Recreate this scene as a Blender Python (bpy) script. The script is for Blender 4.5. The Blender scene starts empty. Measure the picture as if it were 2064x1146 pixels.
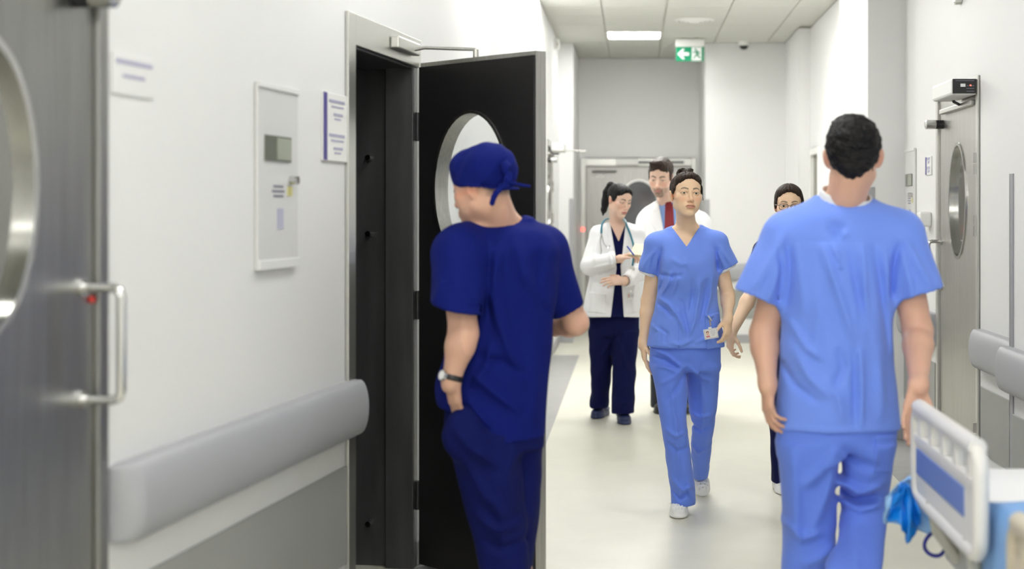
import bpy, bmesh, math, random
import numpy as np
from mathutils import Vector, Matrix
random.seed(4)
SC = bpy.context.scene
COL = SC.collection
PI = math.pi
# ------------------------------------------------------------------ camera, world, exposure
cam = bpy.data.cameras.new('camera'); cam_o = bpy.data.objects.new('camera', cam); COL.objects.link(cam_o)
cam_o.location = (0, 0, 1.5); cam_o.rotation_euler = (PI/2, 0, 0)
cam.sensor_width = 36.0; cam.lens = 50.0
cam.shift_x = -246/2064; cam.shift_y = -150/2064
cam.clip_start = 0.05; cam.clip_end = 60
cam.dof.use_dof = True; cam.dof.focus_distance = 7.1; cam.dof.aperture_fstop = 1.8
SC.camera = cam_o
world = bpy.data.worlds.new('world'); SC.world = world; world.use_nodes = True
world.node_tree.nodes['Background'].inputs[0].default_value = (0.9, 0.92, 1.0, 1)
world.node_tree.nodes['Background'].inputs[1].default_value = 0.1
SC.view_settings.view_transform = 'Standard'; SC.view_settings.look = 'None'
SC.view_settings.gamma = 1.0; SC.view_settings.use_curve_mapping = False
SC.view_settings.exposure = 1.16
LAMP_STRENGTH = 14.0
LAMP_COLOR = (1.0, 0.995, 0.97)
SC.cycles.max_bounces = 8; SC.cycles.diffuse_bounces = 5; SC.cycles.glossy_bounces = 4
SC.cycles.caustics_reflective = False; SC.cycles.caustics_refractive = False
F = 2867.0
def at(x, y, Y):
    """world point of photograph position (x, y) at depth Y"""
    return np.array([(x-1278.0)*Y/F, Y, 1.5+(423.0-y)*Y/F])

# ------------------------------------------------------------------ materials
def srgb(r, g, b):
    f = lambda c: (c/255/12.92) if c/255 <= 0.04045 else ((c/255+0.055)/1.055)**2.4
    return (f(r), f(g), f(b), 1)
MATS = {}
def mat(name, col=(.8, .8, .8, 1), rough=.5, metal=0.0, bump=0.0, bscale=200.0, stretch=None, var=0.0, vscale=3.0,
        emit=0.0, spec=None, sheen=0.0, sss=0.0, attr=None, alpha=1.0, trans=0.0, coat=0.0, rvar=0.0):
    if name in MATS: return MATS[name]
    m = bpy.data.materials.new(name); m.use_nodes = True
    nt = m.node_tree; b = nt.nodes['Principled BSDF']; L = nt.links.new
    col = tuple(col) if len(col) == 4 else tuple(col)+(1,)
    b.inputs['Base Color'].default_value = col
    b.inputs['Roughness'].default_value = rough; b.inputs['Metallic'].default_value = metal
    if spec is not None: b.inputs['Specular IOR Level'].default_value = spec
    if sheen: b.inputs['Sheen Weight'].default_value = sheen; b.inputs['Sheen Roughness'].default_value = .5
    if sss:
        b.inputs['Subsurface Weight'].default_value = sss; b.inputs['Subsurface Radius'].default_value = (1, .35, .2); b.inputs['Subsurface Scale'].default_value = .008
    if coat: b.inputs['Coat Weight'].default_value = coat
    if trans: b.inputs['Transmission Weight'].default_value = trans
    if alpha < 1: b.inputs['Alpha'].default_value = alpha
    if emit: b.inputs['Emission Color'].default_value = col; b.inputs['Emission Strength'].default_value = emit
    tc = nt.nodes.new('ShaderNodeTexCoord'); vec = tc.outputs['Object']
    if stretch:
        mp = nt.nodes.new('ShaderNodeMapping'); mp.inputs['Scale'].default_value = stretch
        L(vec, mp.inputs['Vector']); vec = mp.outputs['Vector']
    csock = None
    if attr:
        a = nt.nodes.new('ShaderNodeAttribute'); a.attribute_name = attr; csock = a.outputs['Color']
        L(csock, b.inputs['Base Color'])
    if var:
        n = nt.nodes.new('ShaderNodeTexNoise'); n.inputs['Scale'].default_value = vscale; n.inputs['Detail'].default_value = 4
        L(vec, n.inputs['Vector'])
        mr = nt.nodes.new('ShaderNodeMapRange'); mr.inputs[1].default_value = .3; mr.inputs[2].default_value = .7
        mr.inputs[3].default_value = 1-var; mr.inputs[4].default_value = 1+var; L(n.outputs['Fac'], mr.inputs[0])
        mx = nt.nodes.new('ShaderNodeVectorMath'); mx.operation = 'SCALE'
        if csock: L(csock, mx.inputs[0])
        else: mx.inputs[0].default_value = col[:3]
        L(mr.outputs[0], mx.inputs['Scale']); L(mx.outputs[0], b.inputs['Base Color'])
        if rvar:
            m2 = nt.nodes.new('ShaderNodeMapRange'); m2.inputs[3].default_value = rough-rvar; m2.inputs[4].default_value = rough+rvar
            L(n.outputs['Fac'], m2.inputs[0]); L(m2.outputs[0], b.inputs['Roughness'])
    if bump:
        n = nt.nodes.new('ShaderNodeTexNoise'); n.inputs['Scale'].default_value = bscale; n.inputs['Detail'].default_value = 3
        L(vec, n.inputs['Vector'])
        bp = nt.nodes.new('ShaderNodeBump'); bp.inputs['Strength'].default_value = bump; bp.inputs['Distance'].default_value = .01
        L(n.outputs['Fac'], bp.inputs['Height']); L(bp.outputs['Normal'], b.inputs['Normal'])
    MATS[name] = m
    return m
M_WALL = mat('wall_paint', (.735, .735, .73), .55, bump=.04, bscale=60)
M_CEIL = mat('ceiling_tile', (.60, .605, .56), .8, bump=.1, bscale=120)
M_GRID = mat('ceiling_gap', (.50, .50, .44), .7)
M_FLOOR = mat('vinyl_floor', srgb(214, 212, 197), .33, var=.035, vscale=5, bump=.02, bscale=40, rvar=.06)
M_FLOORG = mat('vinyl_floor_grey', srgb(158, 158, 156), .36, var=.06, vscale=9)
M_STEEL = mat('brushed_steel', (.45, .445, .42), .36, 1.0, var=.12, vscale=3, stretch=(60, 60, 1), bump=.02, bscale=8)
M_STEELD = mat('door_steel_dark', (.13, .13, .13), .42, .6, var=.1, vscale=2, stretch=(20, 20, 1))
M_FRAME = mat('frame_steel', (.56, .56, .53), .35, .9)
M_CHROME = mat('chrome', (.58, .58, .57), .16, 1.0)
M_BLACK = mat('black_plastic', (.012, .012, .014), .35)
M_DARKIN = mat('door_face_dark_reflection', (.020, .019, .020), .45, var=.15, vscale=2, spec=.3)  # reflection of the dark room put into the door face's colour
M_JAMB = mat('jamb_dark_reflection', (.075, .075, .078), .4, .4, var=.2, vscale=2, stretch=(8, 8, 1))  # the same dark reflection put into the steel jamb's colour
M_RAIL = mat('rail_vinyl', srgb(163, 164, 168), .5, bump=.05, bscale=300)
M_GUARD = mat('guard_vinyl', srgb(150, 151, 148), .5, bump=.05, bscale=300, var=.03)
M_CORNER = mat('corner_guard_vinyl', srgb(160, 160, 163), .5)
M_WPLAST = mat('white_plastic', (.78, .78, .76), .4)
M_PANEL = mat('panel_grey_white', (.63, .63, .625), .4)
M_PANEL2 = mat('sign_white', (.73, .73, .725), .4)
M_SCREEN = mat('display_glass', (.13, .14, .11), .2)
M_PURPLE = mat('purple_print', srgb(82, 74, 140), .5)
M_INK = mat('grey_print', srgb(120, 120, 135), .5)
M_YELLOW = mat('yellow_print', srgb(212, 206, 140), .5)
M_GREEN = mat('exit_green', srgb(0, 132, 92), .4, emit=.12)
M_WHITE = mat('white_print', (.85, .85, .85), .5)
M_GLASS = mat('window_glass', (.95, .97, .97), .03, trans=1.0, spec=.5)
M_GLASSD = mat('dark_window_glass', (.05, .055, .065), .08, spec=.9)
M_RED = mat('red_print', srgb(206, 60, 50), .4)
M_REDLED = mat('red_light', (1, .06, .04, 1), .4, emit=3)

# ------------------------------------------------------------------ mesh helpers
class MB:
    """collects shapes into one mesh"""
    def __init__(s): s.bm = bmesh.new()
    def hexa(s, p8):
        v = [s.bm.verts.new(tuple(p)) for p in p8]
        for f in ((0, 3, 2, 1), (4, 5, 6, 7), (0, 1, 5, 4), (1, 2, 6, 5), (2, 3, 7, 6), (3, 0, 4, 7)):
            s.bm.faces.new([v[i] for i in f])
        return s
    def box(s, x0, x1, y0, y1, z0, z1):
        return s.hexa([(x0, y0, z0), (x1, y0, z0), (x1, y1, z0), (x0, y1, z0), (x0, y0, z1), (x1, y0, z1), (x1, y1, z1), (x0, y1, z1)])
    def obox(s, o, u, v, w, u0, u1, v0, v1, w0, w1):
        o, u, v, w = map(Vector, (o, u, v, w))
        c = lambda a, b, d: o+u*a+v*b+w*d
        return s.hexa([c(u0, v0, w0), c(u1, v0, w0), c(u1, v1, w0), c(u0, v1, w0), c(u0, v0, w1), c(u1, v0, w1), c(u1, v1, w1), c(u0, v1, w1)])
    def tube(s, pts, r, n=10, closed=False, cap=True, rs=None):
        pts = [Vector(p) for p in pts]; N = len(pts); rings = []
        up = Vector((0.123, 0.456, 0.87))
        prev = None
        for i, p in enumerate(pts):
            if closed: t = (pts[(i+1) % N]-pts[i-1])
            else: t = pts[min(i+1, N-1)]-pts[max(i-1, 0)]
            t.normalize()
            a = (prev - t*prev.dot(t)) if prev else t.cross(up)
            if a.length < 1e-6: a = t.cross(Vector((1, 0, 0)))
            a.normalize(); prev = a; b = t.cross(a)
            rr = rs[i] if rs else r
            rings.append([s.bm.verts.new(p+(a*math.cos(2*PI*k/n)+b*math.sin(2*PI*k/n))*rr) for k in range(n)])
        for i in range(N if closed else N-1):
            A, B = rings[i], rings[(i+1) % N]
            for k in range(n): s.bm.faces.new((A[k], A[(k+1) % n], B[(k+1) % n], B[k]))
        if cap and not closed:
            s.bm.faces.new(rings[0][::-1]); s.bm.faces.new(rings[-1])
        return s
    def prism(s, o, u, v, w, poly, w0, w1):
        o, u, v, w = map(Vector, (o, u, v, w))
        A = [s.bm.verts.new(o+u*a+v*b+w*w0) for a, b in poly]; B = [s.bm.verts.new(o+u*a+v*b+w*w1) for a, b in poly]
        n = len(poly)
        s.bm.faces.new(A[::-1]); s.bm.faces.new(B)
        for i in range(n): s.bm.faces.new((A[i], A[(i+1) % n], B[(i+1) % n], B[i]))
        return s
    def build(s, name, m, parent=None, bevel=0.0, smooth=False, seg=2):
        bmesh.ops.recalc_face_normals(s.bm, faces=s.bm.faces)
        me = bpy.data.meshes.new(name); s.bm.to_mesh(me); s.bm.free()
        me.materials.append(m)
        o = bpy.data.objects.new(name, me); COL.objects.link(o)
        if smooth:
            me.polygons.foreach_set('use_smooth', [True]*len(me.polygons))
            try: me.set_sharp_from_angle(angle=math.radians(40))
            except Exception: pass
        if bevel:
            b = o.modifiers.new('bevel', 'BEVEL'); b.width = bevel; b.segments = seg; b.limit_method = 'ANGLE'; b.harden_normals = False
        if parent is not None: put(o, parent)
        return o
def put(o, parent):
    o.parent = parent
    o.matrix_parent_inverse = WM(parent).inverted()
def WM(o):
    m = o.matrix_basis.copy()
    return WM(o.parent) @ o.matrix_parent_inverse @ m if o.parent else m
def tag(o, label=None, cat=None, group=None, kind=None):
    if label: o['label'] = label
    if cat: o['category'] = cat
    if group: o['group'] = group
    if kind: o['kind'] = kind
    return o
def empty(name, loc, label=None, cat=None, group=None, kind=None):
    o = bpy.data.objects.new(name, None); o.empty_display_size = .1; o.location = tuple(loc); COL.objects.link(o)
    return tag(o, label, cat, group, kind)
def bx(name, m, x0, x1, y0, y1, z0, z1, parent=None, bevel=0): return MB().box(x0, x1, y0, y1, z0, z1).build(name, m, parent, bevel)
def oval(a, b, n=48, ph=0): return [(a*math.cos(2*PI*i/n+ph), b*math.sin(2*PI*i/n+ph)) for i in range(n)]
def rrect(w, h, r, n=6):
    out = []
    for cx, cy, a0 in ((w-r, h-r, 0), (-w+r, h-r, 90), (-w+r, -h+r, 180), (w-r, -h+r, 270)):
        for i in range(n+1):
            a = math.radians(a0+90*i/n); out.append((cx+r*math.cos(a), cy+r*math.sin(a)))
    return out
def text(body, size, name, m, parent, o, u, v, w, ext=.0015, align='CENTER'):
    c = bpy.data.curves.new(name, 'FONT'); c.body = body; c.size = size; c.extrude = ext; c.align_x = align; c.align_y = 'CENTER'
    t = bpy.data.objects.new(name, c); COL.objects.link(t); c.materials.append(m)
    t.matrix_world = Matrix(((u[0], v[0], w[0], o[0]), (u[1], v[1], w[1], o[1]), (u[2], v[2], w[2], o[2]), (0, 0, 0, 1)))
    if parent is not None: put(t, parent)
    return t

# ------------------------------------------------------------------ room shell
H = 3.39; SL = .135
NV = Vector((1, -SL, 0)).normalized()          # near left wall: faces the corridor
UV = Vector((SL, 1, 0)).normalized()           # runs away from the camera
ZV = Vector((0, 0, 1))
def LX(Y):                                      # the wall bends gently into the corridor between 6.1 and 6.867
    if Y < 6.1: return -1.03+SL*(Y-5.15)
    if Y > 6.867: return -.85
    return -.85-.0518*((6.867-Y)/.767)**2
def LP(Y, z=0): return Vector((LX(Y), Y, z))
YB = -8.2
def near_left_box(mb, Ya, Yb, z0, z1, t=.3, off=0.0):
    d = 1/UV.y
    return mb.obox(LP(Ya), UV, ZV, NV, 0, (Yb-Ya)*d, z0, z1, -t+off, off)
mb = MB()
for Ya, Yb, z0, z1 in ((YB, 2.41, 0, H), (2.41, 3.41, 2.2, H), (3.41, 5.15, 0, H), (5.15, 6.0, 2.2, H), (6.0, 6.1, 0, H)):
    near_left_box(mb, Ya, Yb, z0, z1)
mb.build('wall_left', M_WALL); tag(bpy.data.objects['wall_left'], kind='structure')
mb = MB(); ys = [6.1+.767*i/10 for i in range(11)]; rg = [[mb.bm.verts.new((LX(y)-q, y, z)) for q, z in ((0, 0), (0, H), (.25, H), (.25, 0))] for y in ys]
for A, B in zip(rg, rg[1:]):
    for i in range(4): mb.bm.faces.new((A[i], A[(i+1) % 4], B[(i+1) % 4], B[i]))
mb.bm.faces.new(rg[0]); mb.bm.faces.new(rg[-1])
tag(mb.build('wall_left_bend', M_WALL, smooth=True), kind='structure')
mb = MB()
for y0, y1, z0, z1 in ((6.866, 13.75, 0, H), (13.75, 14.75, 2.2, H), (14.75, 16.1, 0, H)): mb.box(-1.1, -.85, y0, y1, z0, z1)
tag(mb.build('wall_left_far', M_WALL), kind='structure')
mb = MB(); mb.box(-1.1, -.69, 16.1, 17.95, 0, H); tag(mb.build('wall_column_left', M_WALL), kind='structure')
mb = MB(); mb.box(.81, 2.1, 16.1, 17.95, 0, H); tag(mb.build('wall_end_right', M_WALL), kind='structure')
mb = MB(); mb.box(-.69, -.60, 17.7, 17.95, 0, 2.15); mb.box(.72, .81, 17.7, 17.95, 0, 2.15); mb.box(-.69, .81, 17.7, 17.95, 2.15, H)
tag(mb.build('wall_recess', M_WALL), kind='structure')
mb = MB()
for y0, y1, z0, z1 in ((6.3, 7.27, 0, H), (7.27, 8.30, 2.19, H), (8.30, 10.6, 0, H)): mb.box(1.77, 2.15, y0, y1, z0, z1)
tag(mb.build('wall_right', M_WALL), kind='structure')
tag(bx('wall_right_near', M_WALL, 1.67, 2.15, YB, 6.3, 0, H), kind='structure')
tag(bx('wall_pilaster', M_WALL, 1.53, 1.79, 9.3, 10.6, 0, H), kind='structure')
mb = MB()
for y0, y1, z0, z1 in ((10.6, 14.05, 0, H), (14.05, 14.75, 2.14, H), (14.75, 16.1, 0, H)): mb.box(1.83, 2.15, y0, y1, z0, z1)
tag(mb.build('wall_right_far', M_WALL), kind='structure')
tag(bx('wall_pilaster_far', M_WALL, 1.71, 1.84, 14.78, 16.1, 0, H), kind='structure')
tag(bx('wall_back', M_WALL, -3.2, 2.15, YB-.2, YB, 0, H), kind='structure')
floor = tag(bx('floor', M_FLOOR, -3.3, 2.4, YB, 17.95, -.1, 0), kind='structure')
# grey border strips of the floor
mb = MB(); mb.box(1.465, 1.80, 4.0, 14.7, 0, .002); mb.box(1.465, 1.80, YB, 4.0, 0, .002); mb.build('floor_border', M_FLOORG, floor)
mb = MB(); mb.hexa([(LX(YB), YB, 0), (LX(YB)+.3, YB, 0), (-.60, 6.48, 0), (-.85, 6.48, 0), (LX(YB), YB, .002), (LX(YB)+.3, YB, .002), (-.60, 6.48, .002), (-.85, 6.48, .002)])
mb.box(-.85, -.565, 6.48, 14.7, 0, .002); mb.build('floor_border', M_FLOORG, floor)
ceil = tag(bx('ceiling', M_GRID, -3.3, 2.4, YB-.2, 17.95, H+.012, H+.1), kind='structure')
# ceiling tiles: 600 mm grid, recessed joints
LAMPS = [15.1, 12.1, 11.5, 9.7, 7.3, 4.9, 2.5]  # first lamp is seen; the unseen rest are added to even out brightness
FILL_LAMPS = [(i, round(15.1-.6*k, 1)) for k in (27, 30, 33, 36) for i in (-2, 0, 2)]+[(1, 12.1), (-1, 12.1)]      # unseen ceiling panels added to brighten the figures' fronts and the end wall
tile_cache = {}
def clipx(x, y, side):
    lo = LX(y)+.004; hi = (1.66 if y < 6.3 else 1.76 if y < 9.3 else 1.52 if y < 10.6 else 1.82 if y < 14.78 else 1.70)
    if y > 16.1: lo, hi = -.685, .805
    return max(lo, min(hi, x))
g = .006
for j in range(-39, 5):
    y0 = 15.1+.6*j; y1 = y0+.6
    if y1 > 17.7: y1 = 17.69
    spans = [(y0, y1)]
    if y0 < 16.1 < y1: spans = [(y0, 16.098), (16.102, y1)]
    for (ya, yb) in spans:
        if yb-ya < .02: continue
        for i in range(-5, 4):
            x0 = -.3+.6*i; x1 = x0+.6
            if i == 0 and any(abs(y0-L) < .01 for L in LAMPS): continue
            if any(i == li and abs(y0-L) < .02 for li, L in FILL_LAMPS): continue
            ym = (ya+yb)/2
            P = [(clipx(x0+g, ya+g if ya == y0 else ya, 0), ya+g), (clipx(x1-g, ya+g, 0), ya+g), (clipx(x1-g, min(yb-g, ya+.58) if False else yb-g, 0), yb-g), (clipx(x0+g, yb-g, 0), yb-g)]
            hi = min(clipx(9, ya+g, 0), clipx(9, yb-g, 0)); lo = max(clipx(-9, ya+g, 0), clipx(-9, yb-g, 0)) if yb > 6.48 else -9
            P = [(max(lo, min(hi, x)), y) for x, y in P]
            if P[1][0]-P[0][0] < .03 or P[2][0]-P[3][0] < .03: continue
            mb = MB(); mb.hexa([(x, y, H) for x, y in P]+[(x, y, H+.012) for x, y in P]); mb.build('ceiling_tile', M_CEIL, ceil)
M_LAMP = mat('lamp_diffuser', LAMP_COLOR+(1,), .4, emit=LAMP_STRENGTH)
for k, (X, Y) in enumerate([(0, y) for y in LAMPS]+[(.6*i, y) for i, y in FILL_LAMPS]):
    t = empty('ceiling_light', (X, Y+.3, H), 'square recessed ceiling light glowing white at the far end of the corridor' if k == 0 else 'added unseen square ceiling light', 'ceiling light', 'recessed ceiling lights')
    mb = MB()
    for a in ((X-.297, X+.297, Y+.003, Y+.022), (X-.297, X+.297, Y+.578, Y+.597), (X-.297, X-.278, Y+.022, Y+.578), (X+.278, X+.297, Y+.022, Y+.578)): mb.box(*a, H-.004, H+.011)
    mb.build('frame', M_WPLAST, t)
    mb = MB(); mb.prism((X, Y+.3, H), (1, 0, 0), (0, 1, 0), (0, 0, 1), rrect(.276, .276, .05), -.002, .008); mb.build('diffuser', M_LAMP, t)

# ------------------------------------------------------------------ skirting, wall guards, handrails
def base(name, *boxes):
    mb = MB()
    for b in boxes: mb.box(*b)
    tag(mb.build(name, M_CORNER, bevel=.003), kind='structure')
base('baseboard_right', (1.755, 1.77, 8.31, 9.3, 0, .1), (1.515, 1.77, 9.285, 9.3, 0, .1), (1.515, 1.53, 9.285, 10.6, 0, .1))
base('baseboard_right_near', (1.755, 1.77, 6.3, 7.25, 0, .1), (1.655, 1.67, YB, 6.3, 0, .1))
base('baseboard_right_far', (1.815, 1.83, 10.6, 14.0, 0, .1), (1.695, 1.71, 14.78, 16.1, 0, .1))
base('baseboard_end', (.81, 1.71, 16.085, 16.1, 0, .09), (-.85, -.69, 16.085, 16.1, 0, .09))
base('baseboard_left_far', (-.85, -.835, 6.87, 13.7, 0, .1), (-.85, -.835, 14.8, 16.1, 0, .1))
mb = MB(); near_left_box(mb, 3.4, 5.14, 0, .1, .015, .015); near_left_box(mb, 6.02, 6.1, 0, .1, .015, .015)
tag(mb.build('baseboard_left', M_CORNER), kind='structure')
# flat grey wall guards (trim)
TR = [0]
def guard(p, u, n, length, z0=.27, z1=.605):
    TR[0] += 1
    mb = MB(); mb.obox(p, u, ZV, n, 0, length, z0, z1, 0, .008)
    tag(mb.build('trim_%d' % TR[0], M_GUARD, bevel=.003), kind='structure')
d = 1/UV.y
guard(LP(3.42), UV, NV, (5.10-3.42)*d, .235, .585)
guard((1.77, 6.34, 0), (0, 1, 0), (-1, 0, 0), .90)
guard((1.67, 2.0, 0), (0, 1, 0), (-1, 0, 0), 4.25)
guard((1.77, 8.34, 0), (0, 1, 0), (-1, 0, 0), .95)
guard((.90, 16.1, 0), (1, 0, 0), (0, -1, 0), .78)
guard((1.83, 10.7, 0), (0, 1, 0), (-1, 0, 0), 3.2)
guard((-.85, 6.9, 0), (0, 1, 0), (1, 0, 0), 6.7)
# handrails: a bulging vinyl profile with rounded returns at both ends
def handrail(p, u, n, length, label, z=.80, hh=.097, dep=.075, ends=(1, 1)):
    p, u, n = Vector(p), Vector(u), Vector(n)
    t = empty('handrail', p+ZV*z+u*(length/2), label, 'handrail', 'wall handrails')
    def profile(k):  # half-oval profile, scaled k in depth
        pts = [(0, -hh), (dep*.55*k, -hh)] + [(dep*k*(.55+.45*math.cos(a)), hh*math.sin(a)) for a in [math.radians(-80+16*i) for i in range(11)]] + [(dep*.55*k, hh), (0, hh)]
        return pts
    mb = MB(); rings = []
    st = [(.05 if ends[0] else 0, 1), (length-(.05 if ends[1] else 0), 1)]
    for s_, k in st: rings.append([mb.bm.verts.new(p+u*s_+n*a+ZV*(z+b)) for a, b in profile(k)])
    for A, B in zip(rings, rings[1:]):
        for i in range(len(A)-1): mb.bm.faces.new((A[i], A[i+1], B[i+1], B[i]))
        mb.bm.faces.new((A[-1], A[0], B[0], B[-1]))
    mb.build('rail', M_RAIL, t, smooth=True)
    for e, (s0, sg) in enumerate(((.05, -1), (length-.05, 1))):
        if not ends[e]: continue
        mb = MB(); rings = []
        for j in range(7):
            a = j/6*PI/2
            rings.append([mb.bm.verts.new(p+u*(s0+sg*.05*math.sin(a))+n*x*max(math.cos(a), .02)+ZV*(z+b*(1-.10*(1-math.cos(a))))) for x, b in profile(1)])
        for A, B in zip(rings, rings[1:]):
            for i in range(len(A)-1): mb.bm.faces.new((A[i], A[i+1], B[i+1], B[i]))
        mb.bm.faces.new(rings[-1])
        mb.build('end_cap', M_CORNER if False else M_RAIL, t, smooth=True)
    return t
handrail(LP(3.42), UV, NV, (5.19-3.42)*d, 'long grey vinyl handrail on the white wall below the control panel and door sign', z=.79)
handrail((1.77, 6.31, 0), (0, 1, 0), (-1, 0, 0), .95, 'short grey handrail between the corner guard and the closed steel door')
handrail((1.67, 2.0, 0), (0, 1, 0), (-1, 0, 0), 4.34, 'grey handrail on the wall above the hospital bed, ending at the corner guard')
handrail((1.77, 8.32, 0), (0, 1, 0), (-1, 0, 0), .93, 'short grey handrail beyond the closed steel door, before the pilaster')
handrail((.86, 16.1, 0), (1, 0, 0), (0, -1, 0), .84, 'grey handrail on the white end wall behind the nurses')
handrail((-.85, 14.95, 0), (0, 1, 0), (1, 0, 0), 1.1, 'grey handrail end beside the recess of the far door')
def corner(x, y, sx, z1, label, w=.045, z0=.1):
    mb = MB(); mb.box(min(x, x+sx*w), max(x, x+sx*w), y-.006, y, z0, z1); mb.box(min(x-sx*.006, x), max(x-sx*.006, x), y-.006, y+w, z0, z1)
    tag(mb.build('corner_guard', M_CORNER, bevel=.002), label, 'corner guard', 'corner guards')
corner(1.53, 9.3, 1, 1.65, 'grey plastic corner guard on the pilaster beside the dark-haired man')
corner(-.69, 16.1, -1, 1.63, 'narrow grey corner guard at the wall end beside the far recess, near the doctors')
corner(.81, 16.1, 1, 1.62, 'narrow grey corner guard at the recess edge behind the nurse')
# outside corner of the near wall
mb = MB(); mb.box(1.664, 1.67, 6.25, 6.306, .1, 1.66); mb.box(1.664, 1.715, 6.3, 6.306, .1, 1.66)
tag(mb.build('corner_guard', mat('corner_guard_grey', srgb(150, 150, 156), .45)), 'tall grey corner guard on the wall corner past the handrails, nearest the bed', 'corner guard', 'corner guards')

# ------------------------------------------------------------------ steel doors
def door_unit(n, o, u, n_, w, label, hinge_far, htop=2.13, pr=.075, operator=True, window=True, frame_m=None, leaf_m=None):
    """closed door in a wall opening: o = floor corner, u = along wall, n_ = out of wall"""
    o, u, n_ = Vector(o), Vector(u), Vector(n_)
    t = empty('door_%d' % n, o+u*(w/2), label, 'door', kind='structure')
    fw = .045
    mb = MB()
    for a in ((0, fw, 0, htop+.06), (w-fw, w, 0, htop+.06), (fw, w-fw, htop, htop+.06)): mb.obox(o, u, ZV, n_, a[0], a[1], a[2], a[3], -.2, .012)
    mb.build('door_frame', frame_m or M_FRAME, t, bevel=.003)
    # leaf with an oval opening
    c0, c1 = fw+.004, w-fw-.004; wc = w/2; zc = 1.55; A, B = .205, .32
    mb = MB()
    leaf_with_hole(mb, o, u, ZV, n_, c0, c1, .008, htop-.004, wc, zc, A, B, -.05, -.004, window)
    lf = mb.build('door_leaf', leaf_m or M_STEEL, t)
    if window:
        ring(t, o+u*wc+ZV*zc, u, ZV, n_, A, B, -.054, .004)
        mb = MB(); mb.prism(o+u*wc+ZV*zc, u, ZV, n_, oval(A*.98, B*.98), -.032, -.022); mb.build('window_pane', M_GLASSR, t)
    # pull handle on the free side
    hs = .10 if hinge_far else w-.10
    sgn = 1
    H0, H1 = 1.06, 1.32
    P = lambda a, z, d_: o+u*a+ZV*z+n_*d_
    mb = MB(); mb.tube([P(hs, H0, -.006), P(hs, H0, pr-.02), P(hs, H0+.006, pr-.005), P(hs, H0+.022, pr), P(hs, H1-.022, pr), P(hs, H1-.006, pr-.005), P(hs, H1, pr-.02), P(hs, H1, -.006)], .011, 10)
    h_ = mb.build('handle', M_CHROME, t, smooth=True)
    for z in (H0, H1):
        mb = MB(); mb.tube([P(hs, z, -.004), P(hs, z, .006)], .022, 16); mb.build('rosette', M_CHROME, h_, smooth=True)
    se = .03 if hinge_far else w-.062
    mb = MB(); mb.tube([P(se, H1-.03, -.003), P(se, H1-.03, .006)], .008, 12); mb.build('red_button', M_RED, t, smooth=True)
    # bumper near the top of the free edge
    bs = .13 if hinge_far else w-.13
    mb = MB(); mb.tube([P(bs, 1.99, -.004), P(bs, 1.99, .04)], .026, 16); bp = mb.build('bumper', M_BLACK, t, smooth=True)
    mb = MB(); mb.tube([P(bs, 1.99, .04), P(bs, 1.99, .095), P(bs, 1.99, .10)], .026, 16, rs=[.027, .027, .02]); mb.build('bumper_cap', M_CHROME, bp, smooth=True)
    # hinges
    he = w-.05 if hinge_far else .05
    for z in (.35, 1.42, 1.74):
        mb = MB(); mb.tube([P(he, z-.055, .012), P(he, z-.003, .012)], .011, 10); mb.tube([P(he, z+.003, .012), P(he, z+.055, .012)], .011, 10); mb.obox(o, u, ZV, n_, he-.02, he+.02, z-.055, z+.055, -.004, .004)
        mb.build('hinge', M_STEEL, t, smooth=True)
    if operator:
        a0, a1 = (w-.48, w) if hinge_far else (-.01, .45)
        mb = MB(); mb.obox(o, u, ZV, n_, a0, a1, htop-.04, htop+.045, .012, .145); op = mb.build('door_operator', M_WPLAST, t, bevel=.012)
        ae = a0 if not hinge_far else a1
        s_ = -1 if not hinge_far else 1
        mb = MB(); mb.obox(o, u, ZV, n_, min(ae, ae+s_*.004), max(ae, ae+s_*.004), htop-.034, htop+.04, .018, .14); mb.build('operator_end_plate', M_BLACK, op)
        mb = MB(); mb.obox(o, u, ZV, n_, min(ae, ae+s_*.006), max(ae, ae+s_*.006), htop+.0, htop+.016, .075, .10); mb.build('operator_label', M_WHITE, op)
        mb = MB(); mb.obox(o, u, ZV, n_, min(ae, ae+s_*.006), max(ae, ae+s_*.006), htop+.004, htop+.011, .045, .052); mb.build('operator_light', M_REDLED, op)
        mb = MB()
        for q in range(4): mb.obox(o, u, ZV, n_, min(ae, ae+s_*.0055), max(ae, ae+s_*.0055), htop-.024+.014*q+(.012 if q == 3 else 0), htop-.021+.014*q+(.012 if q == 3 else 0), .03, .07 if q < 3 else .125)
        mb.build('operator_lettering', M_INK, op)
        mb = MB(); mb.obox(o, u, ZV, n_, fw+.12, w-.08, htop-.085, htop-.06, .0, .028); mb.build('slide_channel', M_FRAME, t, bevel=.003)
        mb = MB(); ac = (a0+a1)/2
        mb.tube([P(ac, htop-.05, .08), P(ac, htop-.058, .08), P(ac+s_*-.12, htop-.066, .02)], .008, 8); mb.build('operator_arm', M_BLACK, t, smooth=True)
    return t
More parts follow.
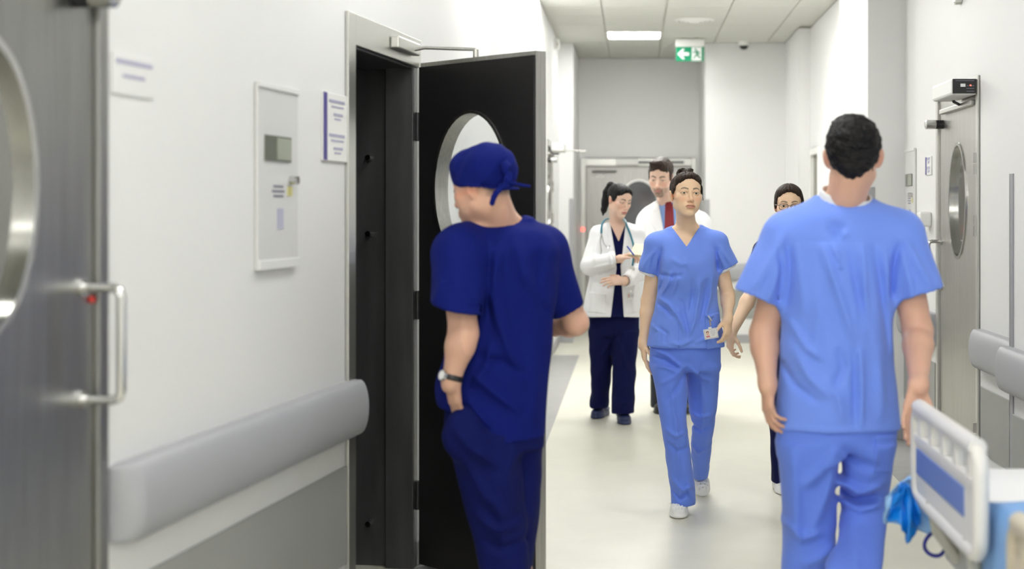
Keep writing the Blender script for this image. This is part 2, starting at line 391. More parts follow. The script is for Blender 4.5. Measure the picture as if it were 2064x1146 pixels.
def leaf_with_hole(mb, o, u, v, w, u0, u1, v0, v1, uc, vc, A, B, w0, w1, hole=True):
    o, u, v, w = map(Vector, (o, u, v, w))
    if not hole:
        mb.obox(o, u, v, w, u0, u1, v0, v1, w0, w1); return
    n = 48
    inner = oval(A, B, n)
    outer = []
    for i in range(n):
        a = 2*PI*i/n; ca, sa = math.cos(a), math.sin(a)
        k = min((u1-uc)/ca if ca > 1e-9 else 1e9, (uc-u0)/-ca if ca < -1e-9 else 1e9, (v1-vc)/sa if sa > 1e-9 else 1e9, (vc-v0)/-sa if sa < -1e-9 else 1e9)
        outer.append((uc+ca*k, vc+sa*k))
    corners = [(u1, v1), (u0, v1), (u0, v0), (u1, v0)]
    for c in corners:
        i = min(range(n), key=lambda j: (outer[j][0]-c[0])**2+(outer[j][1]-c[1])**2); outer[i] = c
    R = []
    for ww in (w1, w0):
        R.append(([mb.bm.verts.new(o+u*a+v*b+w*ww) for a, b in outer], [mb.bm.verts.new(o+u*(uc+a)+v*(vc+b)+w*ww) for a, b in inner]))
    for i in range(n):
        j = (i+1) % n
        for (O, I) in R: mb.bm.faces.new((O[i], O[j], I[j], I[i]))
        mb.bm.faces.new((R[0][0][i], R[0][0][j], R[1][0][j], R[1][0][i]))
        mb.bm.faces.new((R[0][1][i], R[0][1][j], R[1][1][j], R[1][1][i]))
def ring(t, c, u, v, w, A, B, w0, w1, m=None, th=.018):
    mb = MB(); n = 48; c, u, v, w = map(Vector, (c, u, v, w)); rings = []
    for k, ww in ((1.0, w0), (1.0, w1), (1-th/A, w1), (1-th/A, w0)):
        rings.append([mb.bm.verts.new(c+u*(A*k*math.cos(2*PI*i/n))+v*((B-(1-k)*A)*math.sin(2*PI*i/n))+w*ww) for i in range(n)])
    for a in range(4):
        X, Y = rings[a], rings[(a+1) % 4]
        for i in range(n): mb.bm.faces.new((X[i], X[(i+1) % n], Y[(i+1) % n], Y[i]))
    return mb.build('window_rim', m or M_CHROME, t, smooth=True)
M_GLASSR = mat('door_window_glass', (.30, .30, .28), .06, .85)
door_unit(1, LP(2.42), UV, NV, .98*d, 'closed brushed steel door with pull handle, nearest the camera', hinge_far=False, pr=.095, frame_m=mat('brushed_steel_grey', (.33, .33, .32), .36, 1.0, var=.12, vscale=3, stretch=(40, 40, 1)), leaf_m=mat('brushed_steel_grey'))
door_unit(2, (1.77, 8.29, 0), (0, -1, 0), (-1, 0, 0), 1.01, 'closed brushed steel door with oval window and white door operator above', hinge_far=True)
# wait: leading edge of door 2 is its far edge
# far end door
t = empty('door_3', (.05, 17.7, 0), 'wide grey steel door with dark oval window at the end of the corridor', 'door', kind='structure')
mb = MB()
for a in ((-.665, -.60, 0, 2.14), (.71, .775, 0, 2.14), (-.60, .71, 2.05, 2.14)): mb.box(a[0], a[1], 17.66, 17.9, a[2], a[3])
mb.build('door_frame', M_FRAME, t, bevel=.004)
mb = MB(); leaf_with_hole(mb, (0, 17.74, 0), (1, 0, 0), ZV, (0, -1, 0), -.595, .705, .01, 2.045, .06, 1.55, .25, .33, -.05, 0); mb.build('door_leaf', mat('brushed_steel_warm', (.36, .355, .335), .38, 1.0, var=.1, vscale=3, stretch=(40, 40, 1)), t)
ring(t, (.06, 17.74, 1.55), (1, 0, 0), ZV, (0, -1, 0), .25, .33, -.02, .012, th=.02)
mb = MB(); mb.prism((.06, 17.74, 1.55), (1, 0, 0), ZV, (0, -1, 0), oval(.245, .325), -.03, -.02); mb.build('window_pane', M_GLASSD, t)
bx('door_closer', M_BLACK, -.525, -.215, 17.66, 17.72, 1.975, 1.99, t, .006)
bx('door_label', M_WHITE, -.47, -.38, 17.735, 17.739, 1.915, 1.955, t)
bx('slide_rail', M_WPLAST, -.22, .05, 17.63, 17.66, 2.06, 2.135, t, .004); bx('slide_rail', M_STEELD, .05, .62, 17.64, 17.66, 2.075, 2.11, t, .004)
mb = MB(); mb.tube([(-.635, 17.655, 1.26), (-.635, 17.64, 1.26)], .022, 14); mb.build('entry_light', M_REDLED, t, smooth=True)
mb = MB(); mb.tube([(-.5, 17.74, 1.06), (-.5, 17.67, 1.07), (-.5, 17.67, 1.31), (-.5, 17.74, 1.32)], .012, 8); mb.build('handle', M_CHROME, t, smooth=True)
# side door far right, mostly hidden
t = empty('door_4', (1.83, 14.4, 0), 'narrow grey side door in a pale frame near the end wall', 'door', kind='structure')
mb = MB()
for a in ((14.05, 14.10, 0, 2.13), (14.70, 14.75, 0, 2.13), (14.10, 14.70, 2.06, 2.13)): mb.box(1.815, 2.1, a[0], a[1], a[2], a[3])
mb.build('door_frame', M_WPLAST, t, bevel=.003)
bx('door_leaf', mat('grey_door_paint', srgb(118, 116, 104), .45), 1.86, 1.90, 14.10, 14.70, .01, 2.06, t)
mb = MB(); mb.tube([(1.86, 14.62, 1.05), (1.80, 14.62, 1.05), (1.80, 14.5, 1.05)], .01, 8); mb.build('handle', M_CHROME, t, smooth=True)
# far left door, seen edge-on
door_unit(5, (-.85, 13.76, 0), (0, 1, 0), (1, 0, 0), .98, 'steel side door seen edge-on far along the corridor, with door operator', hinge_far=True, window=True)
t5 = bpy.data.objects['door_5']
mb = MB(); mb.tube([(-.71, 14.5, 2.11), (-.50, 14.62, 2.10)], .008, 8); mb.build('operator_rod', M_STEEL, t5, smooth=True)

# open dark door on the left
t = empty('door_6', (LX(5.58), 5.58, 0), 'open dark door with steel-rimmed oval window, swung into the corridor', 'door', kind='structure')
mb = MB()
o = LP(5.15); W = (6.0-5.15)*d
mb.obox(o, UV, ZV, NV, -.05, .03, 0, 2.215, .0, .014); mb.obox(o, UV, ZV, NV, .03, W+.01, 2.10, 2.215, 0, .014)
mb.build('door_frame', M_FRAME, t, bevel=.002)
mb = MB(); mb.obox(o, UV, ZV, NV, 0, .05, 0, 2.1, -.32, 0); mb.obox(o, UV, ZV, NV, .05, W-.06, 2.09, 2.2, -.32, -.002); mb.obox(o, UV, ZV, NV, W-.06, W, 0, 2.1, -.12, 0); mb.obox(o, UV, ZV, NV, W-.02, W+.05, 0, 2.15, -.5, -.12)
jb = mb.build('jamb', M_JAMB, t, bevel=.003)
for z in (1.72, 1.40, .18):
    mb = MB(); q = o+UV*(W-.02)-NV*.20+ZV*z; mb.tube([q, q-UV*.03], .012, 10); mb.build('lock_bolt', M_CHROME, jb, smooth=True)
A6 = .232
HP = Vector((-.905, 5.985, 0)); DE = Vector((-.386, 5.50, 0)); DD = (DE-HP).normalized(); LW = (DE-HP).length
DN = Vector((-DD.y*-1, -DD.x, 0)); DN = Vector((DD.y, -DD.x, 0)).normalized()     # face towards the camera side
if DN.y > 0: DN = -DN
mb = MB(); leaf_with_hole(mb, HP, DD, ZV, DN, .0, LW-.004, .012, 2.10, LW*.47, 1.585, A6, .318, -.008, 0); mb.build('inner_panel', M_DARKIN, t)  # inner face of the leaf, dark reflection held in its colour
mb = MB(); leaf_with_hole(mb, HP, DD, ZV, DN, .0, LW, .010, 2.118, LW*.47, 1.585, A6, .318, -.062, -.0085); mb.build('door_leaf', M_STEEL, t)
ring(t, HP+DD*(LW*.47)+ZV*1.585, DD, ZV, DN, A6, .318, -.066, .006, M_STEEL, th=.012)
mb = MB(); mb.prism(HP+DD*(LW*.47)+ZV*1.585, DD, ZV, DN, oval(A6-.008, .310), -.050, -.044); mb.build('window_pane', M_GLASS, t)
mb = MB(); q = HP+DD*.33+ZV*2.122-DN*.03
mb.tube([o+UV*(W-.2)+NV*.03+ZV*2.15, o+UV*(W-.2)+NV*.09+ZV*2.16, q+ZV*.03], .007, 8); mb.tube([q-ZV*.01, q+ZV*.03], .012, 8)
mb.build('closer_arm', M_STEEL, t, smooth=True)
mb = MB(); mb.obox(o, UV, ZV, NV, W-.42, W-.12, 2.135, 2.185, .014, .05); mb.build('closer_body', M_FRAME, t, bevel=.006)
for z in (.3, 1.1, 1.85):
    mb = MB(); q = HP+DD*-.01+DN*.0; mb.tube([q+ZV*(z-.06), q+ZV*(z+.06)], .013, 10); mb.build('hinge', M_BLACK, t, smooth=True)
# dim room behind the open door
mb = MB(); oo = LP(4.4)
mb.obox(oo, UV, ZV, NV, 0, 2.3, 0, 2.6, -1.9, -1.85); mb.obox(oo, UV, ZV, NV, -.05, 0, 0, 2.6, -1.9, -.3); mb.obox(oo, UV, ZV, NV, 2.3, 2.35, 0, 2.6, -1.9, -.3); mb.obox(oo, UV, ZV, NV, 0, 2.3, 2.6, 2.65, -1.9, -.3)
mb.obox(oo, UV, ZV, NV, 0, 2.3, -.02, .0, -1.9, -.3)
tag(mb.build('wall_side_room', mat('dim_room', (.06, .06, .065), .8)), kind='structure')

# ------------------------------------------------------------------ wall fittings
def control_panel(o, u, n, label, mirror=1, w=.33, z0=1.317, z1=1.89):
    o, u, n = Vector(o), Vector(u), Vector(n)
    t = empty('control_panel', o+u*(w/2)+ZV*z0, label, 'control panel', 'wall control panels')
    mb = MB(); mb.obox(o, u, ZV, n, 0, w, z0, z1, 0, .012); mb.build('face_plate', M_PANEL, t, bevel=.004)
    mb = MB(); mb.obox(o, u, ZV, n, .0, w, z1-.018, z1, .012, .018); mb.build('edge_strip', M_PANEL2, t, bevel=.002); mb = MB(); mb.obox(o, u, ZV, n, .0, w, z0, z0+.03, .012, .018); mb.build('edge_strip', M_PANEL2, t, bevel=.002)
    mb = MB(); mb.obox(o, u, ZV, n, .05, .26, 1.652, 1.730, .012, .017); dsp = mb.build('display', M_SCREEN, t)
    mb = MB(); mb.obox(o, u, ZV, n, .14, .255, 1.657, 1.725, .017, .0185); mb.build('display_segment', mat('lcd_grey', srgb(150, 155, 140), .3), dsp)
    mb = MB(); mb.tube([o+u*.26+ZV*1.595+n*.012, o+u*.26+ZV*1.595+n*.04], .014, 12); mb.build('key_switch', M_CHROME, t, smooth=True)
    mb = MB(); mb.obox(o, u, ZV, n, .235, .275, 1.545, 1.575, .012, .014); mb.build('yellow_sticker', M_YELLOW, t)
    for k, (a, b, z) in enumerate(((.12, .20, 1.57), (.11, .21, 1.555), (.12, .2, 1.54))):
        mb = MB(); mb.obox(o, u, ZV, n, a, b, z, z+.007, .012, .0135); mb.build('printed_line', M_INK, t)
    mb = MB(); mb.obox(o, u, ZV, n, .15, .20, 1.44, 1.505, .012, .014); mb.build('info_sticker', mat('pale_violet', srgb(176, 176, 196), .5), t)
control_panel(LP(4.29), UV, NV, 'white wall control panel with small display between handrail and door sign')
control_panel((1.77, 9.24, 0), (0, -1, 0), (-1, 0, 0), 'slim white control panel with display on the wall beyond the closed door')
def door_sign(o, u, n, label, w, z0, z1, two=True, off=.0):
    o, u, n = Vector(o), Vector(u), Vector(n)
    t = empty('door_sign', o+u*(w/2)+ZV*z0, label, 'sign', 'door signs')
    mb = MB(); mb.obox(o, u, ZV, n, 0, w, z0, z1, .0, .008); mb.build('sign_plate', M_WPLAST, t, bevel=.002)
    mb = MB(); mb.obox(o, u, ZV, n, 0, .035, z0+.002, z1-.002, .008, .0095); mb.build('colour_band', M_PURPLE, t)
    rows = [(.66, .10, .19, .012), (.62, .11, .17, .008), (.56, .13, .17, .010)] if True else []
    for base_z in ((z0+(z1-z0)*.5, z0) if two else (z0+(z1-z0)*.3,)):
        for f, a, b, hgt in ((.36, .055, .21, .010), (.29, .075, .20, .006), (.17, .10, .19, .009), (.11, .11, .17, .006)):
            mb = MB(); zz = base_z+(z1-z0)*f*(1 if two else 1); mb.obox(o, u, ZV, n, a*w/.25, b*w/.25, zz, zz+hgt, .008, .0092); mb.build('lettering_line', mat('sign_ink', srgb(168, 166, 190), .5), t)
door_sign(LP(4.86), UV, NV, 'white door sign with purple band beside the open dark door', .255, 1.67, 1.907)
t = empty('door_sign', LP(3.53, 1.78), 'plain white sign high on the wall just past the near steel door', 'sign', 'door signs')
mb = MB(); mb.obox(LP(3.43), UV, ZV, NV, 0, .21, 1.782, 1.885, 0, .006); mb.build('sign_plate', M_PANEL2, t, bevel=.002)
for a_, b_, z_, h_ in ((.015, .20, 1.858, .010), (.05, .16, 1.825, .008)):
    mb = MB(); mb.obox(LP(3.43), UV, ZV, NV, a_, b_, z_, z_+h_, .006, .0075); mb.build('lettering_line', mat('sign_ink', srgb(168, 166, 190), .5), t)
door_sign((1.77, 8.60, 0), (0, -1, 0), (-1, 0, 0), 'small white sign with dark edge beyond the closed steel door', .16, 1.71, 1.82)
# hook / dispenser by the door
t = empty('wall_dispenser', (1.76, 8.5, 1.39), 'small white dispenser on the wall beside the closed steel door', 'dispenser')
bx('dispenser_body', M_WPLAST, 1.70, 1.77, 8.45, 8.56, 1.40, 1.49, t, .012)
mb = MB(); mb.tube([(1.73, 8.5, 1.41), (1.73, 8.5, 1.37), (1.70, 8.5, 1.365)], .01, 8); mb.build('nozzle', M_WPLAST, t, smooth=True)
# small fittings under the ceiling
t = empty('wall_detector', (-.84, 15.3, 3.25), 'small white detector box high on the wall by the far column', 'detector'); bx('detector_body', M_WPLAST, -.85, -.80, 15.2, 15.3, 3.22, 3.33, t, .01); bx('detector_lens', M_GRID, -.83, -.81, 15.19, 15.2, 3.25, 3.29, t)
t = empty('wall_sensor', (1.72, 7.7, 2.6), 'tiny white sensor high on the wall above the closed steel door', 'sensor'); bx('sensor_body', M_WPLAST, 1.73, 1.77, 7.66, 7.72, 2.62, 2.70, t, .008); bx('sensor_lens', M_GRID, 1.735, 1.765, 7.67, 7.71, 2.612, 2.62, t)
t = empty('security_camera', (1.23, 15.95, H), 'small dark dome camera on a white base where ceiling meets the end wall', 'camera')
mb = MB(); mb.tube([(1.23, 15.95, H), (1.23, 15.95, H-.05)], .055, 20, rs=[.06, .055]); mb.build('camera_base', M_WPLAST, t, smooth=True)
mb = MB(); mb.tube([(1.23, 15.95, H-.05-.045*math.sin(a)) for a in [i*PI/12 for i in range(7)]], .05, 20, rs=[.05*max(.05, math.cos(i*PI/12)) for i in range(7)]); mb.build('camera_dome', M_BLACK, t, smooth=True)
t = empty('ceiling_vent', (.60, 14.15, H), 'round white air diffuser set in the ceiling', 'vent')
for k in range(4):
    r = .20-.045*k
    mb = MB(); n = 32
    A = [[mb.bm.verts.new((.60+rr*math.cos(2*PI*i/n), 14.15+rr*math.sin(2*PI*i/n), H-zz)) for i in range(n)] for rr, zz in ((r, .002+.006*k), (r-.030, .016+.006*k), (r-.034, .012+.006*k), (r-.004, -.0))]
    for a in range(4):
        X, Y = A[a], A[(a+1) % 4]
        for i in range(n): mb.bm.faces.new((X[i], X[(i+1) % n], Y[(i+1) % n], Y[i]))
    mb.build('diffuser_ring', M_WPLAST, t, smooth=True)
# exit sign hanging from the ceiling
t = empty('exit_sign', (.615, 15.66, 3.13), 'green and white emergency exit sign with arrow and running figure under the ceiling', 'sign')
X0, X1, Z0, Z1, YE = .462, .768, 3.137, 3.294, 15.66
bx('sign_holder', M_WPLAST, X0, X1+.01, YE-.03, YE+.03, Z1, H-.012, t, .006)
bx('holder_foot', M_GRID, X0+.06, X0+.1, YE-.02, YE+.02, H-.014, H, t); bx('holder_foot', M_GRID, X1-.1, X1-.06, YE-.02, YE+.02, H-.014, H, t)
bx('sign_plate', M_GREEN, X0, X1, YE-.012, YE+.012, Z0, Z1, t)
mb = MB(); ac = (X0+.083, (Z0+Z1)/2)
arrow = [(-.068, 0), (-.012, .058), (.012, .058), (-.012, .018), (.06, .018), (.06, -.018), (-.012, -.018), (.012, -.058), (-.012, -.058)]
mb.prism((ac[0], YE-.012, ac[1]), (1, 0, 0), ZV, (0, -1, 0), arrow, 0, .003); mb.build('arrow', M_WHITE, t)
dr = bx('doorway_symbol', M_WHITE, X1-.133, X1-.025, YE-.0155, YE-.012, Z0+.006, Z1-.006, t)
mb = MB(); fx, fz = X1-.082, (Z0+Z1)/2; fy = YE-.017
head_c = [(fx-.010+.011*math.cos(a*PI/6), fz+.050+.011*math.sin(a*PI/6)) for a in range(12)]
mb.prism((0, fy+.001, 0), (1, 0, 0), ZV, (0, -1, 0), head_c, 0, .0015)
for a, b, r in (((0, .034), (.012, -.008), .010), ((.002, .03), (-.026, .012), .005), ((-.026, .012), (-.034, .028), .005), ((.006, .028), (.030, .018), .005), ((.030, .018), (.036, -.002), .005),
                ((.010, -.008), (-.014, -.022), .007), ((-.014, -.022), (-.030, -.052), .006), ((.012, -.008), (.026, -.032), .007), ((.026, -.032), (.046, -.044), .006)):
    A = Vector((fx+a[0], 0, fz+a[1])); B = Vector((fx+b[0], 0, fz+b[1])); dv = (B-A).normalized(); pv = Vector((-dv.z, 0, dv.x))
    L_ = (B-A).length; mb.obox(A+Vector((0, fy, 0)), dv, pv, (0, -1, 0), -.003, L_+.003, -r, r, 0, .0015)
mb.build('running_figure', M_GREEN, dr)

# ================================================================== signed-distance modelling of figures and cloth
f32 = np.float32
def V(*a): return np.array(a, dtype=float)
def unit(v): v = np.asarray(v, float); return v/np.linalg.norm(v)
def hermite(zs, vs, z):
    zs = np.asarray(zs, float); vs = np.asarray(vs, float)
    if zs[0] > zs[-1]: zs, vs = zs[::-1], vs[::-1]
    if len(zs) == 2: return np.interp(z, zs, vs)
    dz = np.diff(zs); s = np.diff(vs)/dz; m = np.empty_like(vs)
    m[1:-1] = (s[:-1]*dz[1:]+s[1:]*dz[:-1])/(dz[1:]+dz[:-1]); m[0] = s[0]; m[-1] = s[-1]
    zc = np.clip(z, zs[0], zs[-1]); i = np.clip(np.searchsorted(zs, zc)-1, 0, len(dz)-1)
    h = dz[i]; t = (zc-zs[i])/h
    return (2*t**3-3*t**2+1)*vs[i]+(t**3-2*t**2+t)*h*m[i]+(-2*t**3+3*t**2)*vs[i+1]+(t**3-t**2)*h*m[i+1]
class Vol:
    def __init__(s, lo, hi, h):
        s.ax = [np.arange(lo[i], hi[i]+h, h).astype(f32) for i in range(3)]
        s.D = np.full([len(a) for a in s.ax], 1.0, f32)
    def sub(s, lo, hi):
        sl = []
        for i in range(3):
            a = int(np.searchsorted(s.ax[i], lo[i])); b = int(np.searchsorted(s.ax[i], hi[i]))
            if b-a < 1: return None
            sl.append(slice(a, b))
        x, y, z = (s.ax[i][sl[i]] for i in range(3))
        return tuple(sl), x[:, None, None], y[None, :, None], z[None, None, :]
    def comb(s, sl, d, k, op):
        D = s.D[sl]
        if op == 'u':
            if k > 0:
                h = np.maximum(k-np.abs(D-d), 0)/k; s.D[sl] = np.minimum(D, d)-h*h*(k*.25)
            else: s.D[sl] = np.minimum(D, d)
        elif op == 's':
            d = -d
            if k > 0:
                h = np.maximum(k-np.abs(D-d), 0)/k; s.D[sl] = np.maximum(D, d)+h*h*(k*.25)
            else: s.D[sl] = np.maximum(D, d)
        elif op == 'd': s.D[sl] = D+d          # displace
class Shape:
    """a list of solids; bake() evaluates it on a grid"""
    def __init__(s): s.ops = []; s.lo = np.full(3, 1e9); s.hi = np.full(3, -1e9)
    def _grow(s, lo, hi, op):
        if op == 'u': s.lo = np.minimum(s.lo, lo); s.hi = np.maximum(s.hi, hi)
    def add(s, lo, hi, fn, k=0.0, op='u', m=None):
        lo = np.asarray(lo, float); hi = np.asarray(hi, float); s._grow(lo, hi, op)
        mg = (.03 if m is None else m)+k
        s.ops.append((lo-mg, hi+mg, fn, k, op)); return s
    def cone(s, a, b, ra, rb, k=0.0, op='u', sq=None, cut=False, cutn=None):
        a = np.asarray(a, float); b = np.asarray(b, float); ab = b-a; L2 = float(ab@ab)+1e-12; L = math.sqrt(L2); r = max(ra, rb)
        if sq is not None: sn = unit(sq[0]); sf = 1/sq[1]**2-1; r = r*max(1, sq[1])
        cn = unit(ab) if cutn is None else unit(cutn)
        def fn(X, Y, Z):
            px, py, pz = X-f32(a[0]), Y-f32(a[1]), Z-f32(a[2])
            t = (px*f32(ab[0])+py*f32(ab[1])+pz*f32(ab[2]))/f32(L2)
            tc = np.clip(t, 0, 1.25 if cut else 1)
            wx, wy, wz = px-tc*f32(ab[0]), py-tc*f32(ab[1]), pz-tc*f32(ab[2])
            q = wx*wx+wy*wy+wz*wz
            if sq is not None:
                wn = wx*f32(sn[0])+wy*f32(sn[1])+wz*f32(sn[2]); q = q+wn*wn*f32(sf)
            d = np.sqrt(np.maximum(q, 0))-(f32(ra)+tc*f32(rb-ra))
            if cut:
                d = np.maximum(d, (X-f32(b[0]))*f32(cn[0])+(Y-f32(b[1]))*f32(cn[1])+(Z-f32(b[2]))*f32(cn[2]))
            return d
        return s.add(np.minimum(a-r, b-r), np.maximum(a+r, b+r), fn, k, op)
    def chain(s, pts, rs, k=0.0, op='u', sq=None):
        for i in range(len(pts)-1): s.cone(pts[i], pts[i+1], rs[i], rs[i+1], k, op, sq)
        return s
    def ell(s, c, r, R=None, k=0.0, op='u'):
        c = np.asarray(c, float); r = np.asarray(r, float); R = np.eye(3) if R is None else np.asarray(R); rm = r.max() if np.abs(R-np.eye(3)).max() > 1e-6 else r
        def fn(X, Y, Z):
            px, py, pz = X-f32(c[0]), Y-f32(c[1]), Z-f32(c[2])
            q = [(px*f32(R[0, i])+py*f32(R[1, i])+pz*f32(R[2, i])) for i in range(3)]
            k0 = np.sqrt(sum((q[i]/f32(r[i]))**2 for i in range(3)))+f32(1e-6)
            k1 = np.sqrt(sum((q[i]/f32(r[i]**2))**2 for i in range(3)))+f32(1e-6)
            return k0*(k0-1)/k1
        return s.add(c-rm, c+rm, fn, k, op)
    def loft(s, keys, k=0.0, op='u', yaw=0.0, n=2.0, capk=.012):
        """vertical loft; keys = rows of (z, cx, cy, a, b)"""
        K = np.array(sorted([tuple(map(float, q)) for q in keys])); z0, z1 = K[0, 0], K[-1, 0]
        cy, sy = math.cos(yaw), math.sin(yaw); R = np.maximum(K[:, 3], K[:, 4])
        def fn(X, Y, Z):
            z = Z[0, 0, :].astype(float)
            cx_, cy_, a, b = (hermite(K[:, 0], K[:, j], z).astype(f32)[None, None, :] for j in (1, 2, 3, 4))
            px, py = X-cx_, Y-cy_
            u = px*f32(cy)+py*f32(sy); v = -px*f32(sy)+py*f32(cy)
            rl = np.sqrt(u*u+v*v)+f32(1e-5)
            if n == 2: rho = np.sqrt((u/a)**2+(v/b)**2)+f32(1e-5)
            else: rho = (np.abs(u/a)**n+np.abs(v/b)**n)**f32(1/n)+f32(1e-5)
            d = rl*(1-1/rho)
            cap = np.maximum(Z-f32(z1), f32(z0)-Z)
            if capk > 0:
                h = np.maximum(capk-np.abs(d-cap), 0)/capk; return np.maximum(d, cap)+h*h*(capk*.25)
            return np.maximum(d, cap)
        lo = [(K[:, 1]-R).min(), (K[:, 2]-R).min(), z0]; hi = [(K[:, 1]+R).max(), (K[:, 2]+R).max(), z1]
        return s.add(lo, hi, fn, k, op)
    def halfspaces(s, lo, hi, planes, k=0.0, op='s'):
        """intersection of half spaces (point, outward normal)"""
        P = [(np.asarray(p, float), unit(q)) for p, q in planes]
        def fn(X, Y, Z):
            d = None
            for p, q in P:
                e = (X-f32(p[0]))*f32(q[0])+(Y-f32(p[1]))*f32(q[1])+(Z-f32(p[2]))*f32(q[2])
                d = e if d is None else np.maximum(d, e)
            return d
        return s.add(lo, hi, fn, k, op, m=0)
    def fold(s, pts, w, amp, side=None):
        """a ridge (amp>0) or crease along a polyline; side=(axis point, direction) limits it to one face"""
        pts = [np.asarray(p, float) for p in pts]
        A = np.array(pts); lo = A.min(0)-w*2.2; hi = A.max(0)+w*2.2
        if side is not None: lo[1] -= .4; hi[1] += .6
        def fn(X, Y, Z):
            best = None; n = len(pts)-1
            for i in range(n):
                a, b = pts[i], pts[i+1]; ab = b-a
                if side is not None: ab = ab*np.array([1, 0, 1.])
                L2 = float(ab@ab)+1e-9
                px, py, pz = X-f32(a[0]), Y-f32(a[1]), Z-f32(a[2])
                t0 = (px*f32(ab[0])+(0 if side is not None else py*f32(ab[1]))+pz*f32(ab[2]))/f32(L2)
                t = np.clip(t0, 0, 1)
                q = (px-t*f32(ab[0]))**2+(pz-t*f32(ab[2]))**2
                if side is None: q = q+(py-t*f32(ab[1]))**2
                tt = (i+t)/n
                e = np.exp(-q/f32(w*w))*np.sqrt(np.clip(4*tt*(1-tt)+.02, 0, 1))
                best = e if best is None else np.maximum(best, e)
            if side is not None:
                best = best*np.clip(((Y-f32(side[0]))*f32(side[1]))/f32(.03), 0, 1)
            return (-amp*best).astype(f32)
        s.ops.append((lo, hi, fn, 0, 'd')); return s
    def wob(s, amp, freq, seed=0, lo=None, hi=None, stretch=(1, 1, 1)):
        rg = np.random.RandomState(seed); W = [(rg.normal(size=3)*np.array(stretch)*freq, rg.uniform(0, 6.28), rg.normal(size=3)*np.array(stretch)*freq*.6, rg.uniform(0, 6.28)) for _ in range(4)]
        def fn(X, Y, Z):
            o = 0
            for w1, p1, w2, p2 in W:
                a = X*f32(w1[0])+Y*f32(w1[1])+Z*f32(w1[2])+f32(p1)
                b = X*f32(w2[0])+Y*f32(w2[1])+Z*f32(w2[2])+f32(p2)
                o = o+np.sin(a+f32(1.3)*np.sin(b))
            return (o*f32(amp/2.2)).astype(f32)
        s.ops.append((np.full(3, -99.) if lo is None else np.asarray(lo, float), np.full(3, 99.) if hi is None else np.asarray(hi, float), fn, 0, 'd')); return s
    def disp(s, fn, lo=None, hi=None):
        s.ops.append((np.full(3, -99.) if lo is None else np.asarray(lo, float), np.full(3, 99.) if hi is None else np.asarray(hi, float), fn, 0, 'd')); return s
    def bake(s, lo, hi, h):
        v = Vol(lo, hi, h)
        for l, hh, fn, k, op in s.ops:
            q = v.sub(l, hh)
            if q is None: continue
            sl, X, Y, Z = q
            v.comb(sl, fn(X, Y, Z), k, op)
        return v
def nets(v):
    D = v.D; nx, ny, nz = D.shape
    S = D < 0
    c = [S[i:nx-1+i, j:ny-1+j, k:nz-1+k] for i in (0, 1) for j in (0, 1) for k in (0, 1)]
    cnt = np.zeros(c[0].shape, np.int8)
    for q in c: cnt += q
    act = np.argwhere((cnt > 0) & (cnt < 8))
    if len(act) == 0: return np.zeros((0, 3)), np.zeros((0, 4), int)
    I, J, K = act.T
    vals = {(i, j, k): D[I+i, J+j, K+k] for i in (0, 1) for j in (0, 1) for k in (0, 1)}
    acc = np.zeros((len(act), 3)); num = np.zeros(len(act))
    for axis in range(3):
        for a in (0, 1):
            for b in (0, 1):
                o0 = [a, b]; o0.insert(axis, 0); o1 = [a, b]; o1.insert(axis, 1)
                d0, d1 = vals[tuple(o0)], vals[tuple(o1)]
                m = (d0 < 0) != (d1 < 0)
                t = np.where(m, d0/np.where(m, d0-d1, 1), 0)
                p = np.array(o0, float)[None, :].repeat(len(act), 0); p[:, axis] = t
                acc += p*m[:, None]; num += m
    loc = acc/num[:, None]
    h = float(v.ax[0][1]-v.ax[0][0])
    org = np.array([v.ax[0][0], v.ax[1][0], v.ax[2][0]], float)
    P = org+(act+loc)*h
    idx = np.full(c[0].shape, -1, np.int32); idx[I, J, K] = np.arange(len(act))
    quads = []
    for axis in range(3):
        sl0 = [slice(None)]*3; sl1 = [slice(None)]*3; sl0[axis] = slice(0, -1); sl1[axis] = slice(1, None)
        A, B = S[tuple(sl0)], S[tuple(sl1)]
        e = np.argwhere(A != B)
        u, w = (axis+1) % 3, (axis+2) % 3
        e = e[(e[:, u] > 0) & (e[:, w] > 0) & (e[:, u] < D.shape[u]-1) & (e[:, w] < D.shape[w]-1)]
        if not len(e): continue
        def at_(du, dw):
            q = e.copy(); q[:, u] -= du; q[:, w] -= dw; return idx[q[:, 0], q[:, 1], q[:, 2]]
        Q = np.stack([at_(1, 1), at_(0, 1), at_(0, 0), at_(1, 0)], 1)
        inside = A[e[:, 0], e[:, 1], e[:, 2]]
        Q[~inside] = Q[~inside][:, ::-1]
        quads.append(Q)
    return P, np.concatenate(quads)
def mesh_from(name, P, Q, m, parent=None, color=None, smooth_iter=0):
    me = bpy.data.meshes.new(name)
    me.vertices.add(len(P)); me.vertices.foreach_set('co', np.asarray(P, f32).ravel())
    me.loops.add(len(Q)*4); me.polygons.add(len(Q))
    me.loops.foreach_set('vertex_index', np.asarray(Q, np.int32).ravel())
    me.polygons.foreach_set('loop_start', np.arange(0, len(Q)*4, 4, dtype=np.int32))
    me.polygons.foreach_set('use_smooth', np.ones(len(Q), bool))
    me.update(calc_edges=True)
    if color is not None:
        a = me.color_attributes.new('tint', 'FLOAT_COLOR', 'POINT')
        c = np.ones((len(P), 4), f32); c[:, :3] = color; a.data.foreach_set('color', c.ravel())
    me.materials.append(m)
    o = bpy.data.objects.new(name, me); COL.objects.link(o)
    if parent is not None: put(o, parent)
    return o
